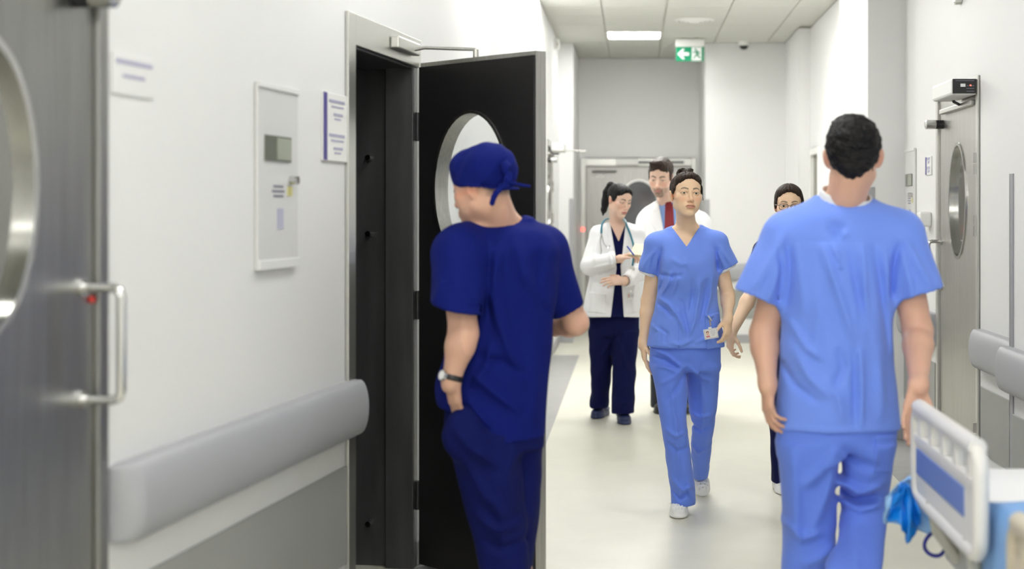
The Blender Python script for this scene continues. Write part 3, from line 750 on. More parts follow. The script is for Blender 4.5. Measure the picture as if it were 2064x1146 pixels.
def sculpt(name, shape, h, m, parent=None, color=None, zones=(), pad=.035):
    """zones: finer boxes (lo, hi, h) meshed separately and welded into the same mesh"""
    Ps, Qs, n = [], [], 0
    v = shape.bake(shape.lo-pad-h*2, shape.hi+pad+h*2, h); P, Q = nets(v)
    if len(zones):
        c = P[Q].mean(1); keep = np.ones(len(Q), bool)
        for lo, hi, _ in zones: keep &= ~np.all((c > np.asarray(lo)+h*.6) & (c < np.asarray(hi)-h*.6), axis=1)
        Q = Q[keep]
    Ps.append(P); Qs.append(Q); n = len(P)
    for lo, hi, hz in zones:
        P2, Q2 = nets(shape.bake(lo, hi, hz)); Ps.append(P2); Qs.append(Q2+n); n += len(P2)
    P = np.concatenate(Ps); Q = np.concatenate(Qs)
    used = np.unique(Q); mp = np.full(len(P), -1, np.int64); mp[used] = np.arange(len(used)); P = P[used]; Q = mp[Q]
    return mesh_from(name, P, Q, m, parent, color(P) if color else None)
def rot(yaw=0, pitch=0, roll=0):
    y, p, r = map(math.radians, (yaw, pitch, roll))
    Rz = np.array([[math.cos(y), -math.sin(y), 0], [math.sin(y), math.cos(y), 0], [0, 0, 1]])
    Rx = np.array([[1, 0, 0], [0, math.cos(p), -math.sin(p)], [0, math.sin(p), math.cos(p)]])
    Ry = np.array([[math.cos(r), 0, math.sin(r)], [0, 1, 0], [-math.sin(r), 0, math.cos(r)]])
    return Rz @ Rx @ Ry

# ================================================================== heads, hands, shoes
class Head:
    """local frame: x = towards viewer's right when the face looks at the camera, y = back of head, z = up; origin between the eyes' level and the ears"""
    def __init__(s, c, R, sc=1.0, male=False, jaw=1.0, width=1.0, ear=0.0):
        s.ear = ear
        s.c = np.asarray(c, float); s.R = R; s.s = sc; s.male = male; s.jaw = jaw; s.w = width
    def p(s, x, y, z): return s.c+s.R@(np.array([x*s.w, y, z])*s.s)
    def loc(s, P): q = (np.asarray(P)-s.c)@s.R/s.s; q[:, 0] /= s.w; return q
    def E(s, S, c, r, k=0.0, op='u', R2=None):
        S.ell(s.p(*c), np.array([r[0]*s.w, r[1], r[2]])*s.s, s.R if R2 is None else s.R@R2, k*s.s, op)
    def C(s, S, a, b, ra, rb, k=0.0, op='u'): S.cone(s.p(*a), s.p(*b), ra*s.s, rb*s.s, k*s.s, op)
    def build(s, S, neck_to, neck_r=.052, mouth_open=.0016, eyes_open=.0052, brow=0.0):
        m = s.male
        s.E(S, (0, .014, .036), (.074, .094, .083))
        s.E(S, (0, -.028, -.022), (.0635, .062, .088), .03)
        for q in (-1, 1):
            s.C(S, (q*.047*s.jaw, .002, -.060), (q*.014, -.062, -.103), .020 if not m else .022, .013, .028)
            s.E(S, (q*.046, -.056, -.022), (.021, .019, .022), .022)
            s.E(S, (q*.032*s.jaw, -.045, -.060), (.021, .022, .027), .024)
        s.E(S, (0, -.066, -.101), (.022 if not m else .026, .020, .018), .024)
        s.E(S, (0, -.052, .045), (.056, .036, .042), .025)
        for q in (-1, 1):
            s.C(S, (q*.014, -.084, .017), (q*.046, -.068, .018), .0075 if not m else .0095, .007, .014)
            s.E(S, (q*.033, -.101, -.001), (.021, .017, .0125), .012, 's')
        # eyelids around the eyeball
        for q in (-1, 1):
            s.E(S, (q*.0315, -.0765, 0), (.0152, .0142, .0142), .005)
            s.E(S, (q*.0320, -.0925, -.0006), (.0155, .0095, eyes_open), .0012, 's')
            s.C(S, (q*.019, -.0885, .0090), (q*.044, -.0815, .0075), .0022, .0018, .004)
        # nose
        s.C(S, (0, -.083, .012), (0, -.1075, -.034), .0072, .0098, .010)
        s.E(S, (0, -.110, -.0375), (.0098, .0098, .0090), .008)
        for q in (-1, 1):
            s.E(S, (q*.0118, -.0985, -.0415), (.0072, .0098, .0072), .006)
        # mouth
        s.E(S, (0, -.078, -.070), (.030, .020, .024), .018)
        for q in (-1, 1):
            s.C(S, (0, -.0985, -.0655), (q*.011, -.0965, -.0645), .0046, .0046, .004)
            s.C(S, (q*.011, -.0965, -.0645), (q*.0245, -.0865, -.0700), .0046, .0022, .004)
            s.C(S, (0, -.0970, -.0790), (q*.012, -.0945, -.0778), .0056, .0052, .005)
            s.C(S, (q*.012, -.0945, -.0778), (q*.0235, -.0865, -.0712), .0052, .0022, .005)
            s.C(S, (0, -.1035, -.0716), (q*.020, -.0925, -.0708), mouth_open, mouth_open*.7, .0015, 's')
            s.E(S, (q*.0058, -.1085, -.0475), (.0034, .0050, .0026), .002, 's')
        s.E(S, (0, -.094, -.0905), (.016, .008, .005), .010, 's')
        # ears
        for q in (-1, 1):
            R2 = rot(0, -10, q*8) @ rot(q*22)
            s.E(S, (q*(.0745+s.ear), .014, -.008), (.0075+s.ear*.3, .0185+s.ear, .031), .006, 'u', R2)
            s.E(S, (q*.083, .010, -.004), (.0055, .0095, .018), .004, 's', R2)
        n0 = s.p(0, .030, -.055)
        S.cone(n0, neck_to, neck_r*s.s*.98, neck_r*s.s*1.08, .03)
        s.neck = (n0, np.asarray(neck_to, float), neck_r*s.s)
    def color(s, P, skin, lip=None, brow_c=(.03, .018, .012), beard=0.0, hairc=(.02, .015, .012), blush=.12, lash=.8, brow_w=.0042):
        skin = np.array(skin, float); L = s.loc(P); c = np.tile(skin, (len(P), 1))
        x, y, z = L.T; ax_ = np.abs(x); front = y < -.03
        def mix(mask, col, amt):
            m = np.clip(mask, 0, 1)[:, None]*amt; c[:] = c*(1-m)+np.array(col)*m
        g = lambda d, w: np.exp(-(d/w)**2)
        mix(g(np.sqrt((ax_-.040)**2+((z+.032)*1.1)**2), .020)*front, skin*np.array([1.02, .68, .62]), blush*4)
        mix(g(np.sqrt(x**2+(z+.038)**2), .012)*(y < -.09), skin*np.array([1.0, .72, .66]), .4)
        mix(g(np.sqrt((ax_-.078)**2+(z+.01)**2), .02)*(ax_ > .066), skin*np.array([1.0, .62, .55]), .55)
        if lip is not None:
            up = np.abs(z+.0662+ .09*ax_*0-(-.0035)*np.clip(ax_/.022, 0, 1))
            dl = np.sqrt(np.maximum(0, ax_-.021)**2*3+((z+.0712)/np.where(z > -.0712, .0088, .0118)*(1+.0*ax_)/np.sqrt(np.maximum(1-(ax_/.026)**2, .03)))**2*.0001)
            m = ((ax_ < .0245) & (y < -.078) & (np.abs(z+.0712)/np.where(z > -.0712, .0098, .0118)/np.sqrt(np.maximum(1-(ax_/.0255)**2, .01)) < 1))
            mix(m.astype(float), lip, .7)
            mix(g(z+.0712, .0016)*(ax_ < .024)*(y < -.078), (.07, .022, .018), .5)
        # brows
        bz = .0205+.0055*np.sin(np.clip((ax_-.012)/.038, 0, 1)*PI*.85)-.0030*np.clip((ax_-.036)/.014, 0, 1)
        brow_w = brow_w*(1.1-.45*np.clip((ax_-.025)/.025, 0, 1))
        mb_ = np.clip(1.25-np.abs(z-bz)/brow_w, 0, 1)*np.clip((ax_-.010)/.003, 0, 1)*np.clip((.050-ax_)/.004, 0, 1)*(y < -.04)
        mix(mb_, brow_c, .92)
        # lashes and lid edges
        de = np.sqrt(((ax_-.032)/.0165)**2+((z+.0004)/.0068)**2)
        mix(np.clip(1-np.abs(de-.98)/.22, 0, 1)*(z > -.001)*(y < -.06)*(y > -.096), (.02, .013, .01), lash)
        mix(np.clip(1-np.abs(de-.98)/.25, 0, 1)*(z <= -.001)*(y < -.06)*(y > -.096), skin*np.array([.5, .38, .34]), .6)
        mix(g(np.sqrt(((ax_-.032)/1.5)**2+(z-.009)**2), .008)*(y < -.06), skin*np.array([.72, .58, .52]), .35)  # soft shadow over the upper lid, painted into the skin colour
        if beard:
            d1 = np.clip(((-z-.050)/.012), 0, 1)*front*np.clip((-z-.040-.35*np.maximum(0, ax_-.03))/.01, 0, 1)
            nolip = 1-((ax_ < .02) & (np.abs(z+.0715) < .0085)).astype(float)
            gate = np.where(ax_ < .032, 1.0, .55)
            mix(d1*nolip*gate, hairc, beard)
        return c
    def eyes(s, parent, gaze=(0, 0), iris=(.10, .075, .05)):
        for q in (-1, 1):
            n = 20; P = []; Q = []
            for i in range(n+1):
                for j in range(n*2):
                    th = PI*i/n; ph = 2*PI*j/(n*2)
                    P.append((math.sin(th)*math.cos(ph), -math.cos(th), math.sin(th)*math.sin(ph)))
            for i in range(n):
                for j in range(n*2):
                    a = i*n*2+j; b = i*n*2+(j+1) % (n*2); Q.append((a, b, b+n*2, a+n*2))
            P = np.array(P); gx, gz = map(math.radians, gaze)
            fwd = P[:, 1]*-1
            ang = np.arccos(np.clip(fwd, -1, 1)); col = np.where((ang < .20)[:, None], (.004, .004, .004), np.where((ang < .54)[:, None], iris, np.where((ang < .60)[:, None], (.03, .025, .02), (.74, .71, .69))))
            Rg = rot(gaze[0], gaze[1])
            W = s.c+(np.array([q*.0315*s.w, -.0768, 0])*s.s)@s.R.T+(P@Rg.T*.0124*s.s)@s.R.T
            mesh_from('eye', W, np.array(Q), mat('eye', (.8, .8, .8), .12, attr='tint'), parent, col)
def hand(S, wrist, d, palm_n, thumb, curl=(.35, .4, .45, .5), sc=1.0, k=.003, spread=1.0, thumb_curl=.3, thumb_out=.7):
    """five-fingered hand: d = towards fingertips, palm_n = out of the palm, thumb = towards the thumb side"""
    u = unit(d); n = np.asarray(palm_n, float); n = unit(n-u*(n@u)); w = np.cross(u, n)
    if w@np.asarray(thumb, float) < 0: w = -w
    wrist = np.asarray(wrist, float)
    lo = wrist.copy(); hi = wrist.copy()
    offs = (.027, .009, -.009, -.026); kn = (.088, .091, .086, .077)
    for i in range(4):
        K = wrist+(u*kn[i]+w*offs[i]*spread)*sc
        S.cone(wrist+(u*.004+w*offs[i]*.62)*sc, K, .0155*sc, .0112*sc, .012*sc, sq=None)
    S.cone(wrist+u*.03*sc, wrist+u*.07*sc, .020*sc, .018*sc, .012*sc, sq=(n, .75))
    lens = ((.043, .026, .022), (.048, .030, .023), (.044, .027, .022), (.034, .021, .019)); rad = (.0094, .0096, .0090, .0080)
    tips = []
    for i in range(4):
        p = wrist+(u*kn[i]+w*offs[i]*spread)*sc; c = curl[i]; ang = 0.0
        fan = (1.5-i)*.06*spread
        for j in range(3):
            ang += c*(1.0, 1.15, .75)[j]
            dd = (u*math.cos(fan)+w*math.sin(fan))*math.cos(ang)+n*math.sin(ang)
            q = p+dd*lens[i][j]*sc; r0 = rad[i]*(1-.09*j)*sc
            S.cone(p, q, r0, r0*.91, k if j else .006); p = q
        tips.append(p)
    p = wrist+(u*.018+w*.020+n*.008)*sc; dd = unit(u*.62+w*thumb_out+n*.30)
    for j, (l, r) in enumerate(((.044, .0145), (.034, .0108), (.027, .0092))):
        q = p+dd*l*sc; S.cone(p, q, r*sc, r*.86*sc, .010 if j == 0 else .003); p = q
        dd = unit(dd+(u*.35-w*.5*thumb_curl+n*.55*thumb_curl))
    tips.append(p)
    A = np.array([wrist]+tips); return A.min(0)-.03*sc, A.max(0)+.03*sc
def limb(S, sh, el, wr, r=(.05, .042, .04, .027), k=.02, flat=None):
    """shoulder, elbow, wrist with muscle taper"""
    sh, el, wr = (np.asarray(q, float) for q in (sh, el, wr))
    S.cone(sh, el, r[0], r[1], k)
    m = el+(wr-el)*.28
    S.cone(el, m, r[1]*.98, r[2], k); S.cone(m, wr, r[2], r[3], k)
    S.cone(wr, wr+unit(wr-el)*.02, r[3], r[3]*.95, k)
def croc(parent, c, yaw, m, pitch=0.0, sc=1.0, label=None, holes=True, name='shoe'):
    """moulded clog; c = toe-sole point region centre on floor, yaw 0 = toe towards the camera"""
    S = Shape(); R = rot(yaw, pitch); c = np.asarray(c, float)
    p = lambda x, y, z: c+R@(np.array([x, y, z])*sc)
    S.ell(p(0, -.055, .012), np.array([.050, .085, .022])*sc, R); S.ell(p(0, .065, .012), np.array([.038, .075, .022])*sc, R, .03)
    S.ell(p(0, -.050, .036), np.array([.047, .082, .040])*sc, R, .015); S.ell(p(0, .07, .036), np.array([.037, .066, .040])*sc, R, .03)
    S.cone(p(0, .02, .045), p(0, .055, .085), .038*sc, .036*sc, .02)
    S.halfspaces(c-.3, c+.3, [(p(0, 0, 0), R@np.array([0, 0, 1.]))], .008)
    S.cone(p(0, .055, .075), p(0, .055, .14), .030*sc, .034*sc, .004, 's')
    for q in (-1, 1):                                   # groove above the sole
        pass
    if holes:
        for i, (yy, zz, xs) in enumerate(((-.118, .052, (-.017, 0, .017)), (-.098, .065, (-.026, -.009, .009, .026)), (-.075, .074, (-.018, 0, .018)), (-.052, .080, (-.026, -.009, .009, .026)))):
            for x in xs: S.ell(p(x, yy, zz-abs(x)*.25), np.array([.0055, .0055, .012])*sc, R, .001, 's')
        for q in (-1, 1):
            for yy in (-.10, -.07, -.04): S.ell(p(q*.046, yy, .032), np.array([.010, .006, .005])*sc, R, .001, 's')
    o = sculpt(name, S, .0042*sc, m, parent)
    if label: o['label'] = label
    S2 = Shape()
    pts = [p(.043*math.cos(a), .045+.085*math.sin(a), .045+.012*math.sin(a)) for a in np.linspace(0, PI, 9)]
    S2.chain(pts, [.007*sc]*9, .003); sculpt('heel_strap', S2, .005, m, o)
    return o
SKIN_F = srgb(238, 203, 168)[:3]; SKIN_M = srgb(216, 170, 145)[:3]; SKIN_P = srgb(232, 196, 174)[:3]
M_SKIN = mat('skin', (.8, .6, .5), .48, attr='tint', bump=.04, bscale=500, sss=.12)
M_HAIR_BR = mat('hair_dark_brown', (.026, .014, .009), .5, bump=.4, bscale=90, stretch=(1, 1, .25), var=.6, vscale=60, spec=.25)
M_HAIR_BK = mat('hair_black', (.008, .007, .008), .55, bump=.6, bscale=110, var=.4, vscale=60, spec=.2)
M_HAIR_MB = mat('hair_brown', (.030, .017, .011), .5, bump=.5, bscale=90, var=.5, vscale=50, spec=.25)
M_BLUE = mat('scrub_blue', srgb(114, 147, 238), .78, spec=.3, bump=.25, bscale=14, var=.03, vscale=6, sheen=.15)
M_BLUEP = mat('scrub_blue_trousers', srgb(100, 132, 228), .78, spec=.3, bump=.25, bscale=14, var=.03, vscale=6, sheen=.15)
M_NAVY = mat('scrub_navy_bright', srgb(12, 25, 104), .85, spec=.15, bump=.2, bscale=14, var=.05, vscale=6)
M_NAVYD = mat('scrub_navy_dark', srgb(13, 18, 64), .85, spec=.15, bump=.12, bscale=30, var=.05, vscale=6)
M_COAT = mat('coat_white', (.84, .84, .85), .8, bump=.1, bscale=30)
M_UNDER = mat('undershirt_white', (.82, .82, .82), .85, bump=.2, bscale=300)
M_CLOGW = mat('clog_white', (.80, .80, .80), .4)
M_CLOGN = mat('clog_navy', srgb(30, 42, 84), .45)
def fingers_color(P, c, boxes): return c

# ================================================================== people: shared tailoring
def rows(*R):
    """(y, x left, x right, depth, half thickness) in photograph measures -> loft keys in metres"""
    out = []
    for y, xl, xr, Y, b in R:
        c = at((xl+xr)/2, y, Y); out.append((c[2], c[0], c[1], (xr-xl)/2*Y/F, b))
    return out
def shrink(keys, d, dz=0): return [(z, x, y, max(a-d, .02), max(b-d, .02)) for z, x, y, a, b in keys]
def vneck(S, a, b, c, ymid, side=-1, band=.004, lo=None):
    a, b, c = (np.asarray(q, float) for q in (a, b, c))
    if band:
        S.fold([a, b], .010, band, (ymid, side)); S.fold([b, c], .010, band, (ymid, side)); S.fold([b, b+(b-a)*.22], .006, band*.7, (ymid, side))
    def nrm(p, q, r):
        d_ = q-p; n = np.array([d_[2], 0, -d_[0]])
        return n if n@(r-p) < 0 else -n
    P = [(a, nrm(a, b, c)), (b, nrm(b, c, a)), (np.array([0, ymid, 0]), np.array([0, -side, 0.]))]
    m = np.minimum(a, np.minimum(b, c)); M = np.maximum(a, np.maximum(b, c))
    S.halfspaces(m-np.array([.05, .35, .03]), M+np.array([.05, .35, .10]), P, .004)
def patch(name, S, poly, Y, ymid, h, m, parent, off=.0035, side=-1):
    """a sewn-on piece: the garment's own surface, raised inside a convex outline on one face"""
    pts = [at(x, y, Y) for x, y in poly]; cen = np.mean(pts, 0)
    T = Shape(); T.ops = list(S.ops); T.lo, T.hi = S.lo, S.hi
    T.disp(lambda X, Y_, Z: f32(-off))
    planes = []
    for i in range(len(pts)):
        p, q = pts[i], pts[(i+1) % len(pts)]; d_ = q-p; n = np.array([d_[2], 0, -d_[0]]); n = unit(n if n@(cen-p) < 0 else -n); planes.append((p, n))
    def fn(X, Y_, Z):
        d = (Y_-f32(ymid))*f32(-side)
        for p, n in planes: d = np.maximum(d, (X-f32(p[0]))*f32(n[0])+(Z-f32(p[2]))*f32(n[2]))
        return -d
    T.ops.append((np.full(3, -99.), np.full(3, 99.), fn, 0, 's'))
    A = np.array(pts); lo = A.min(0)-.01; hi = A.max(0)+.01
    lo[1] = S.lo[1]-.02 if side < 0 else ymid; hi[1] = ymid+.01 if side < 0 else S.hi[1]+.02
    P, Q = nets(T.bake(lo, hi, h))
    return mesh_from(name, P, Q, m, parent)
def fold_px(S, pts, Y, w, amp, ymid, side=-1): S.fold([at(x, y, Y) for x, y in pts], w, amp*FOLD[0], (ymid, side))
def sleeve(S, a, b, ra, rb, k=.03, cutn=None, depth=.015, th=.005):
    a, b = np.asarray(a, float), np.asarray(b, float); S.cone(a, b, ra, rb, k, cut=True, cutn=cutn)
    return (a, b, ra, rb, cutn, depth, th)
def hollow(S, sl):
    a, b, ra, rb, cutn, depth, th = sl
    u = unit(b-a); p = b-u*depth; rp = rb+(ra-rb)*depth/np.linalg.norm(b-a)
    S.cone(p, b+u*.012, max(rp-th*2.6, .01), rb-th*2, .003, 's', cut=True)
FOLD = [2.8]
def person(name, loc, label, group=None): return empty(name, loc, label, 'person', group)
def hbox(h, d=(.115, .135, .155)): d = np.array(d)*h.s; return h.c-d, h.c+d+np.array([0, 0, .0])
def legs_body(B, hips, knees, ankles, r=(.055, .030, .030, .026)):
    for hp, kn, an in zip(hips, knees, ankles):
        hp, kn, an = (np.asarray(q, float) for q in (hp, kn, an))
        B.cone(hp, kn, r[0], r[1], .03); B.cone(kn, kn+(an-kn)*.35, r[1], r[2], .02); B.cone(kn+(an-kn)*.35, an, r[2], r[3], .02)
def front_hair(S, h, top=.0, hl=.0, w=.067, k=.026):
    """hair over the brow, then the face cut out of it; hl raises the hairline"""
    h.E(S, (0, -.036, .070+top), (.069, .062, .052), .02)
    h.E(S, (0, -.132, -.022+hl), (w+.004, .102, .094), k, 's')
def hair_streaks(S, h, f1=46, f2=19, amp=.0010, c=(0, .035)):
    def fn(X, Y, Z):
        q = [(X-f32(h.c[0])), (Y-f32(h.c[1])), (Z-f32(h.c[2]))]
        l = [sum(q[j]*f32(h.R[j, i]) for j in range(3))/f32(h.s) for i in range(3)]
        ph = np.arctan2(l[0]-f32(c[0]), l[1]-f32(c[1]))
        return (f32(amp)*(np.sin(ph*f1+3*l[2]*20)+np.sin(ph*f2+1.0))).astype(f32)
    S.disp(fn)

# ------------------------------------------------------------------ the nurse in light blue walking towards the camera
def build_nurse():
    Y = 7.1
    t = person('person', at(1384, 1020, 7.12)*V(1, 1, 0), 'woman in light blue scrubs and white clogs with a hair bun, walking towards the camera')
    h = Head(at(1383, 392, 7.06), rot(13, -5, 2), .93, width=1.05, jaw=1.0)
    B = Shape(); nb = at(1385, 470, 7.14)
    h.build(B, nb, .050, mouth_open=.0022, eyes_open=.0048)
    tr = rows((463, 1346, 1424, 7.14, .060), (478, 1326, 1442, 7.14, .088), (495, 1322, 1447, 7.13, .104), (525, 1325, 1449, 7.11, .122), (556, 1327, 1447, 7.11, .124), (600, 1323, 1446, 7.13, .110), (645, 1313, 1452, 7.13, .116), (680, 1306, 1459, 7.13, .126), (698, 1303, 1461, 7.13, .130))
    body_t = shrink(tr[:4], .014)+shrink(tr[4:], .032)
    B.loft(body_t, .03)
    shR, shL = at(1328, 490, 7.14), at(1440, 488, 7.14)
    B.cone(at(1384, 462, 7.14), shR, .040, .042, .03); B.cone(at(1384, 462, 7.14), shL, .040, .042, .03)
    elR, wrR = at(1308, 606, 7.20), at(1297, 690, 7.18)
    elL, wrL = at(1467, 596, 7.17), at(1467, 641, 7.06)
    limb(B, shR, elR, wrR, (.046, .038, .036, .023)); limb(B, shL, elL, wrL, (.045, .034, .033, .022))
    z1 = hand(B, wrR, (.06, .05, -1), (.95, .1, 0), (.25, -1, 0), (.22, .30, .36, .42), .92)
    z2 = hand(B, wrL, (-.02, -.12, -.99), (-.80, .60, -.1), (-.6, -.8, 0), (.50, .60, .68, .74), .86, thumb_out=.6)
    legs_body(B, [at(1350, 740, 7.12), at(1414, 740, 7.15)], [at(1360, 860, 7.0), at(1418, 850, 7.22)], [at(1376, 1005, 7.0), at(1410, 955, 7.48)])
    def col(P):
        c = h.color(P, SKIN_F, lip=srgb(192, 112, 100)[:3], brow_w=.0046, lash=.97)
        return c
    hb = hbox(h)
    body = sculpt('body', B, .005, M_SKIN, t, col, zones=[(hb[0], hb[1], .0022), z1+(.0025,), z2+(.0025,)])
    h.eyes(body, (-6, 2), (.09, .10, .075))
    # hair: pulled back into a bun
    S = Shape()
    h.E(S, (0, .020, .036), (.0790, .098, .086)); front_hair(S, h, -.004, .016, .063)
    S.halfspaces(h.c-.2, h.c+.2, [(h.p(0, .0, -.022), h.R@V(0, .75, 1.0)), (h.p(0, 0, .06), h.R@V(0, 0, 1.))], .01)
    for q in (-1, 1):
        h.E(S, (q*.0735, -.020, .024), (.0065, .022, .022), .012)
        h.E(S, (q*.082, .014, -.012), (.016, .020, .030), .006, 's')
    hair_streaks(S, h, amp=.0007)
    h.E(S, (.000, .030, .116), (.044, .040, .028), .004)
    h.E(S, (-.020, .015, .130), (.022, .022, .014), .003); h.E(S, (.020, .02, .132), (.022, .024, .015), .003); h.E(S, (.004, .0, .120), (.03, .016, .014), .003)
    S.wob(.0016, 210, 3, lo=h.p(0, 0, .13)-.07, hi=h.p(0, 0, .13)+.07)
    for pts in ([(.070, -.045, .045), (.074, -.048, .0), (.076, -.05, -.03), (.086, -.052, -.046)],):
        S.chain([h.p(*p) for p in pts], [.0028*h.s, .0025*h.s, .002*h.s, .0012*h.s][:len(pts)], .003)
    sculpt('hair', S, .0026, M_HAIR_BR, t)
    # tunic
    T = Shape(); T.loft(tr, .0, capk=.006)
    T.cone(at(1357, 466, 7.14), at(1328, 491, 7.14), .030, .050, .03); T.cone(at(1412, 464, 7.14), at(1440, 488, 7.14), .030, .050, .03)
    s1 = sleeve(T, at(1325, 494, 7.14), at(1306, 549, 7.16), .064, .053, .035, cutn=at(1306, 549, 7.16)-at(1321, 494, 7.15))
    s2 = sleeve(T, at(1443, 492, 7.14), at(1469, 539, 7.14), .064, .054, .035)
    ym = 7.13; fy = 7.03
    for pts, w, a in (([(1334, 500), (1330, 530), (1329, 556)], .009, -.006), ([(1443, 498), (1446, 525), (1446, 548)], .009, -.006), ([(1330, 553), (1352, 557), (1376, 553)], .010, -.005), ([(1352, 545), (1346, 572), (1332, 598)], .007, .005), ([(1366, 548), (1362, 575), (1352, 600)], .007, .004), ([(1340, 552), (1334, 575), (1328, 592)], .006, -.004),
                      ([(1326, 600), (1346, 612), (1366, 636), (1384, 676)], .010, .007), ([(1326, 612), (1342, 624), (1356, 640)], .007, -.005), ([(1372, 600), (1380, 640), (1390, 690)], .012, -.005), ([(1412, 560), (1408, 600), (1400, 645), (1384, 690)], .010, .006), ([(1424, 560), (1420, 610), (1410, 660)], .009, -.005), ([(1436, 556), (1432, 600), (1424, 632)], .008, .005), ([(1396, 560), (1396, 600), (1388, 640)], .009, -.004),
                      ([(1312, 655), (1328, 668), (1322, 690)], .008, .004), ([(1330, 660), (1345, 672), (1340, 692)], .008, -.004), ([(1352, 690), (1372, 694), (1398, 682)], .010, .004), ([(1378, 520), (1390, 545)], .012, .003), ([(1352, 520), (1372, 532), (1400, 530)], .012, .003), ([(1422, 632), (1428, 640), (1440, 636)], .006, .004), ([(1402, 690), (1424, 680), (1440, 690)], .009, .004)):
        fold_px(T, pts, fy, w, a, ym)
    for pts in ([(1322, 500), (1312, 520), (1304, 545)], [(1318, 505), (1300, 530), (1295, 545)], [(1450, 495), (1462, 515), (1475, 535)], [(1448, 505), (1455, 525), (1460, 540)]): fold_px(T, pts, 7.09, .008, .004, 7.16)
    T.wob(.0022, 26, 5)
    S_ = T
    vneck(T, at(1351, 452, 7.06), at(1384, 497, 7.04), at(1415, 450, 7.06), 7.135)
    T.cone(at(1384, 480, 7.145), at(1384, 440, 7.13), .052, .058, .006, 's')
    hollow(T, s1); hollow(T, s2)
    T.fold([at(1300, 702, 7.0), at(1380, 706, 7.0), at(1462, 702, 7.0)], .008, -.0015, (7.13, -1))
    top = sculpt('scrub_top', T, .006, M_BLUE, t)
    patch('pocket', T, [(1325, 624), (1367, 628), (1369, 702), (1316, 698)], 7.02, 7.12, .005, M_BLUE, top)
    patch('pocket', T, [(1420, 634), (1452, 630), (1459, 699), (1424, 704)], 7.03, 7.12, .005, M_BLUE, top)
    # white undershirt hems below the sleeves
    for a, b, r in ((at(1323, 505, 7.15), at(1304.5, 553, 7.16), .047), (at(1446, 505, 7.14), at(1467.5, 544, 7.14), .049)):
        U = Shape(); U.cone(a, b, r, r, cut=True); sculpt('undershirt_cuff', U, .005, M_UNDER, t)
    # trousers
    L = Shape()
    L.loft(rows((690, 1310, 1454, 7.13, .115), (715, 1309, 1453, 7.13, .118), (745, 1312, 1450, 7.13, .112)), 0)
    L.loft(rows((735, 1312, 1384, 7.11, .105), (770, 1317, 1386, 7.08, .098), (810, 1325, 1384, 7.04, .088), (860, 1334, 1385, 7.0, .078), (915, 1341, 1392, 7.0, .076), (970, 1349, 1399, 7.01, .078), (1016, 1353, 1402, 7.02, .082)), .03, n=2.2)
    L.loft(rows((735, 1386, 1451, 7.15, .105), (770, 1386, 1449, 7.18, .096), (810, 1388, 1446, 7.2, .088), (850, 1394, 1441, 7.22, .078), (905, 1393, 1434, 7.34, .074), (940, 1396, 1429, 7.44, .072), (962, 1397, 1427, 7.5, .075)), .022, n=2.2)
    for pts, w, a in (([(1318, 708), (1345, 718), (1378, 742)], .007, .005), ([(1316, 722), (1340, 728), (1370, 745)], .007, -.004), ([(1320, 738), (1342, 742), (1366, 752)], .007, .004), ([(1385, 735), (1360, 760), (1330, 775)], .010, .005), ([(1384, 748), (1362, 785), (1340, 810)], .012, -.005), ([(1390, 740), (1415, 765), (1438, 775)], .011, .005), ([(1352, 780), (1362, 850), (1370, 960)], .010, .006),
                      ([(1338, 860), (1360, 875), (1385, 868)], .010, .005), ([(1345, 890), (1365, 905), (1388, 900)], .010, -.004), ([(1352, 960), (1375, 985), (1398, 975)], .010, .006), ([(1355, 985), (1370, 1003), (1385, 990)], .008, -.006), ([(1385, 960), (1390, 990), (1400, 1012)], .009, .006),
                      ([(1415, 770), (1420, 820), (1416, 900)], .010, .005), ([(1392, 840), (1412, 850), (1440, 845)], .010, .005), ([(1395, 865), (1415, 880), (1436, 868)], .009, -.005), ([(1400, 915), (1412, 935), (1425, 925)], .008, .005)):
        fold_px(L, pts, 6.97, w, a, 7.13 if pts[0][0] < 1384 else 7.45)
    L.wob(.0025, 24, 8)
    sculpt('trousers', L, .0065, M_BLUEP, t)
    croc(t, at(1369, 1036, 7.03)*V(1, 1, 0), -3, M_CLOGW, 0, .95)
    R_ = at(1411, 990, 7.55)*V(1, 1, 0)+V(0, 0, .052)
    croc(t, R_, 4, M_CLOGW, 24, .95)
    # identity badge clipped to the pocket
    bd = empty('identity_badge', at(1433, 672, 6.985), 'white identity badge clipped to the pocket of the light blue scrub top', 'badge')
    u = unit(V(.985, 0, .17)); v = unit(V(-.17, 0, .985)); w = V(0, -1, 0); o = at(1433, 672, 6.975)
    mb = MB(); mb.obox(o, u, v, w, -.0345, .0345, -.025, .025, -.001, .001); mb.obox(o, u, v, w, -.008, .008, .025, .033, -.001, .001); mb.build('card', M_WPLAST, bd, bevel=.0008)
    mb = MB()
    for a in ((-.031, .031, .0205, .0215), (-.031, .031, -.0215, -.0205), (-.031, -.030, -.0215, .0215), (.030, .031, -.0215, .0215)): mb.obox(o, u, v, w, *a, .001, .0014)
    mb.build('card_border', mat('border_grey', srgb(110, 104, 120), .5), bd)
    mb = MB(); mb.obox(o, u, v, w, -.026, -.006, -.015, .016, .001, .0016); ph = mb.build('portrait_photo', mat('portrait_ground', srgb(228, 214, 206), .5), bd)
    mb = MB(); mb.prism(o-u*.016+v*.003, u, v, w, oval(.0062, .0085, 16), .0016, .0022); mb.build('portrait_face', mat('portrait_skin', srgb(222, 178, 156), .6), ph)
    mb = MB(); mb.prism(o-u*.016+v*.0095, u, v, w, oval(.007, .005, 16), .0015, .0021); mb.build('portrait_hair', M_HAIR_BR, ph)
    mb = MB(); mb.obox(o, u, v, w, -.025, -.007, -.0155, -.008, .0016, .0022); mb.build('portrait_clothing', mat('portrait_pink', srgb(214, 120, 126), .6), ph)
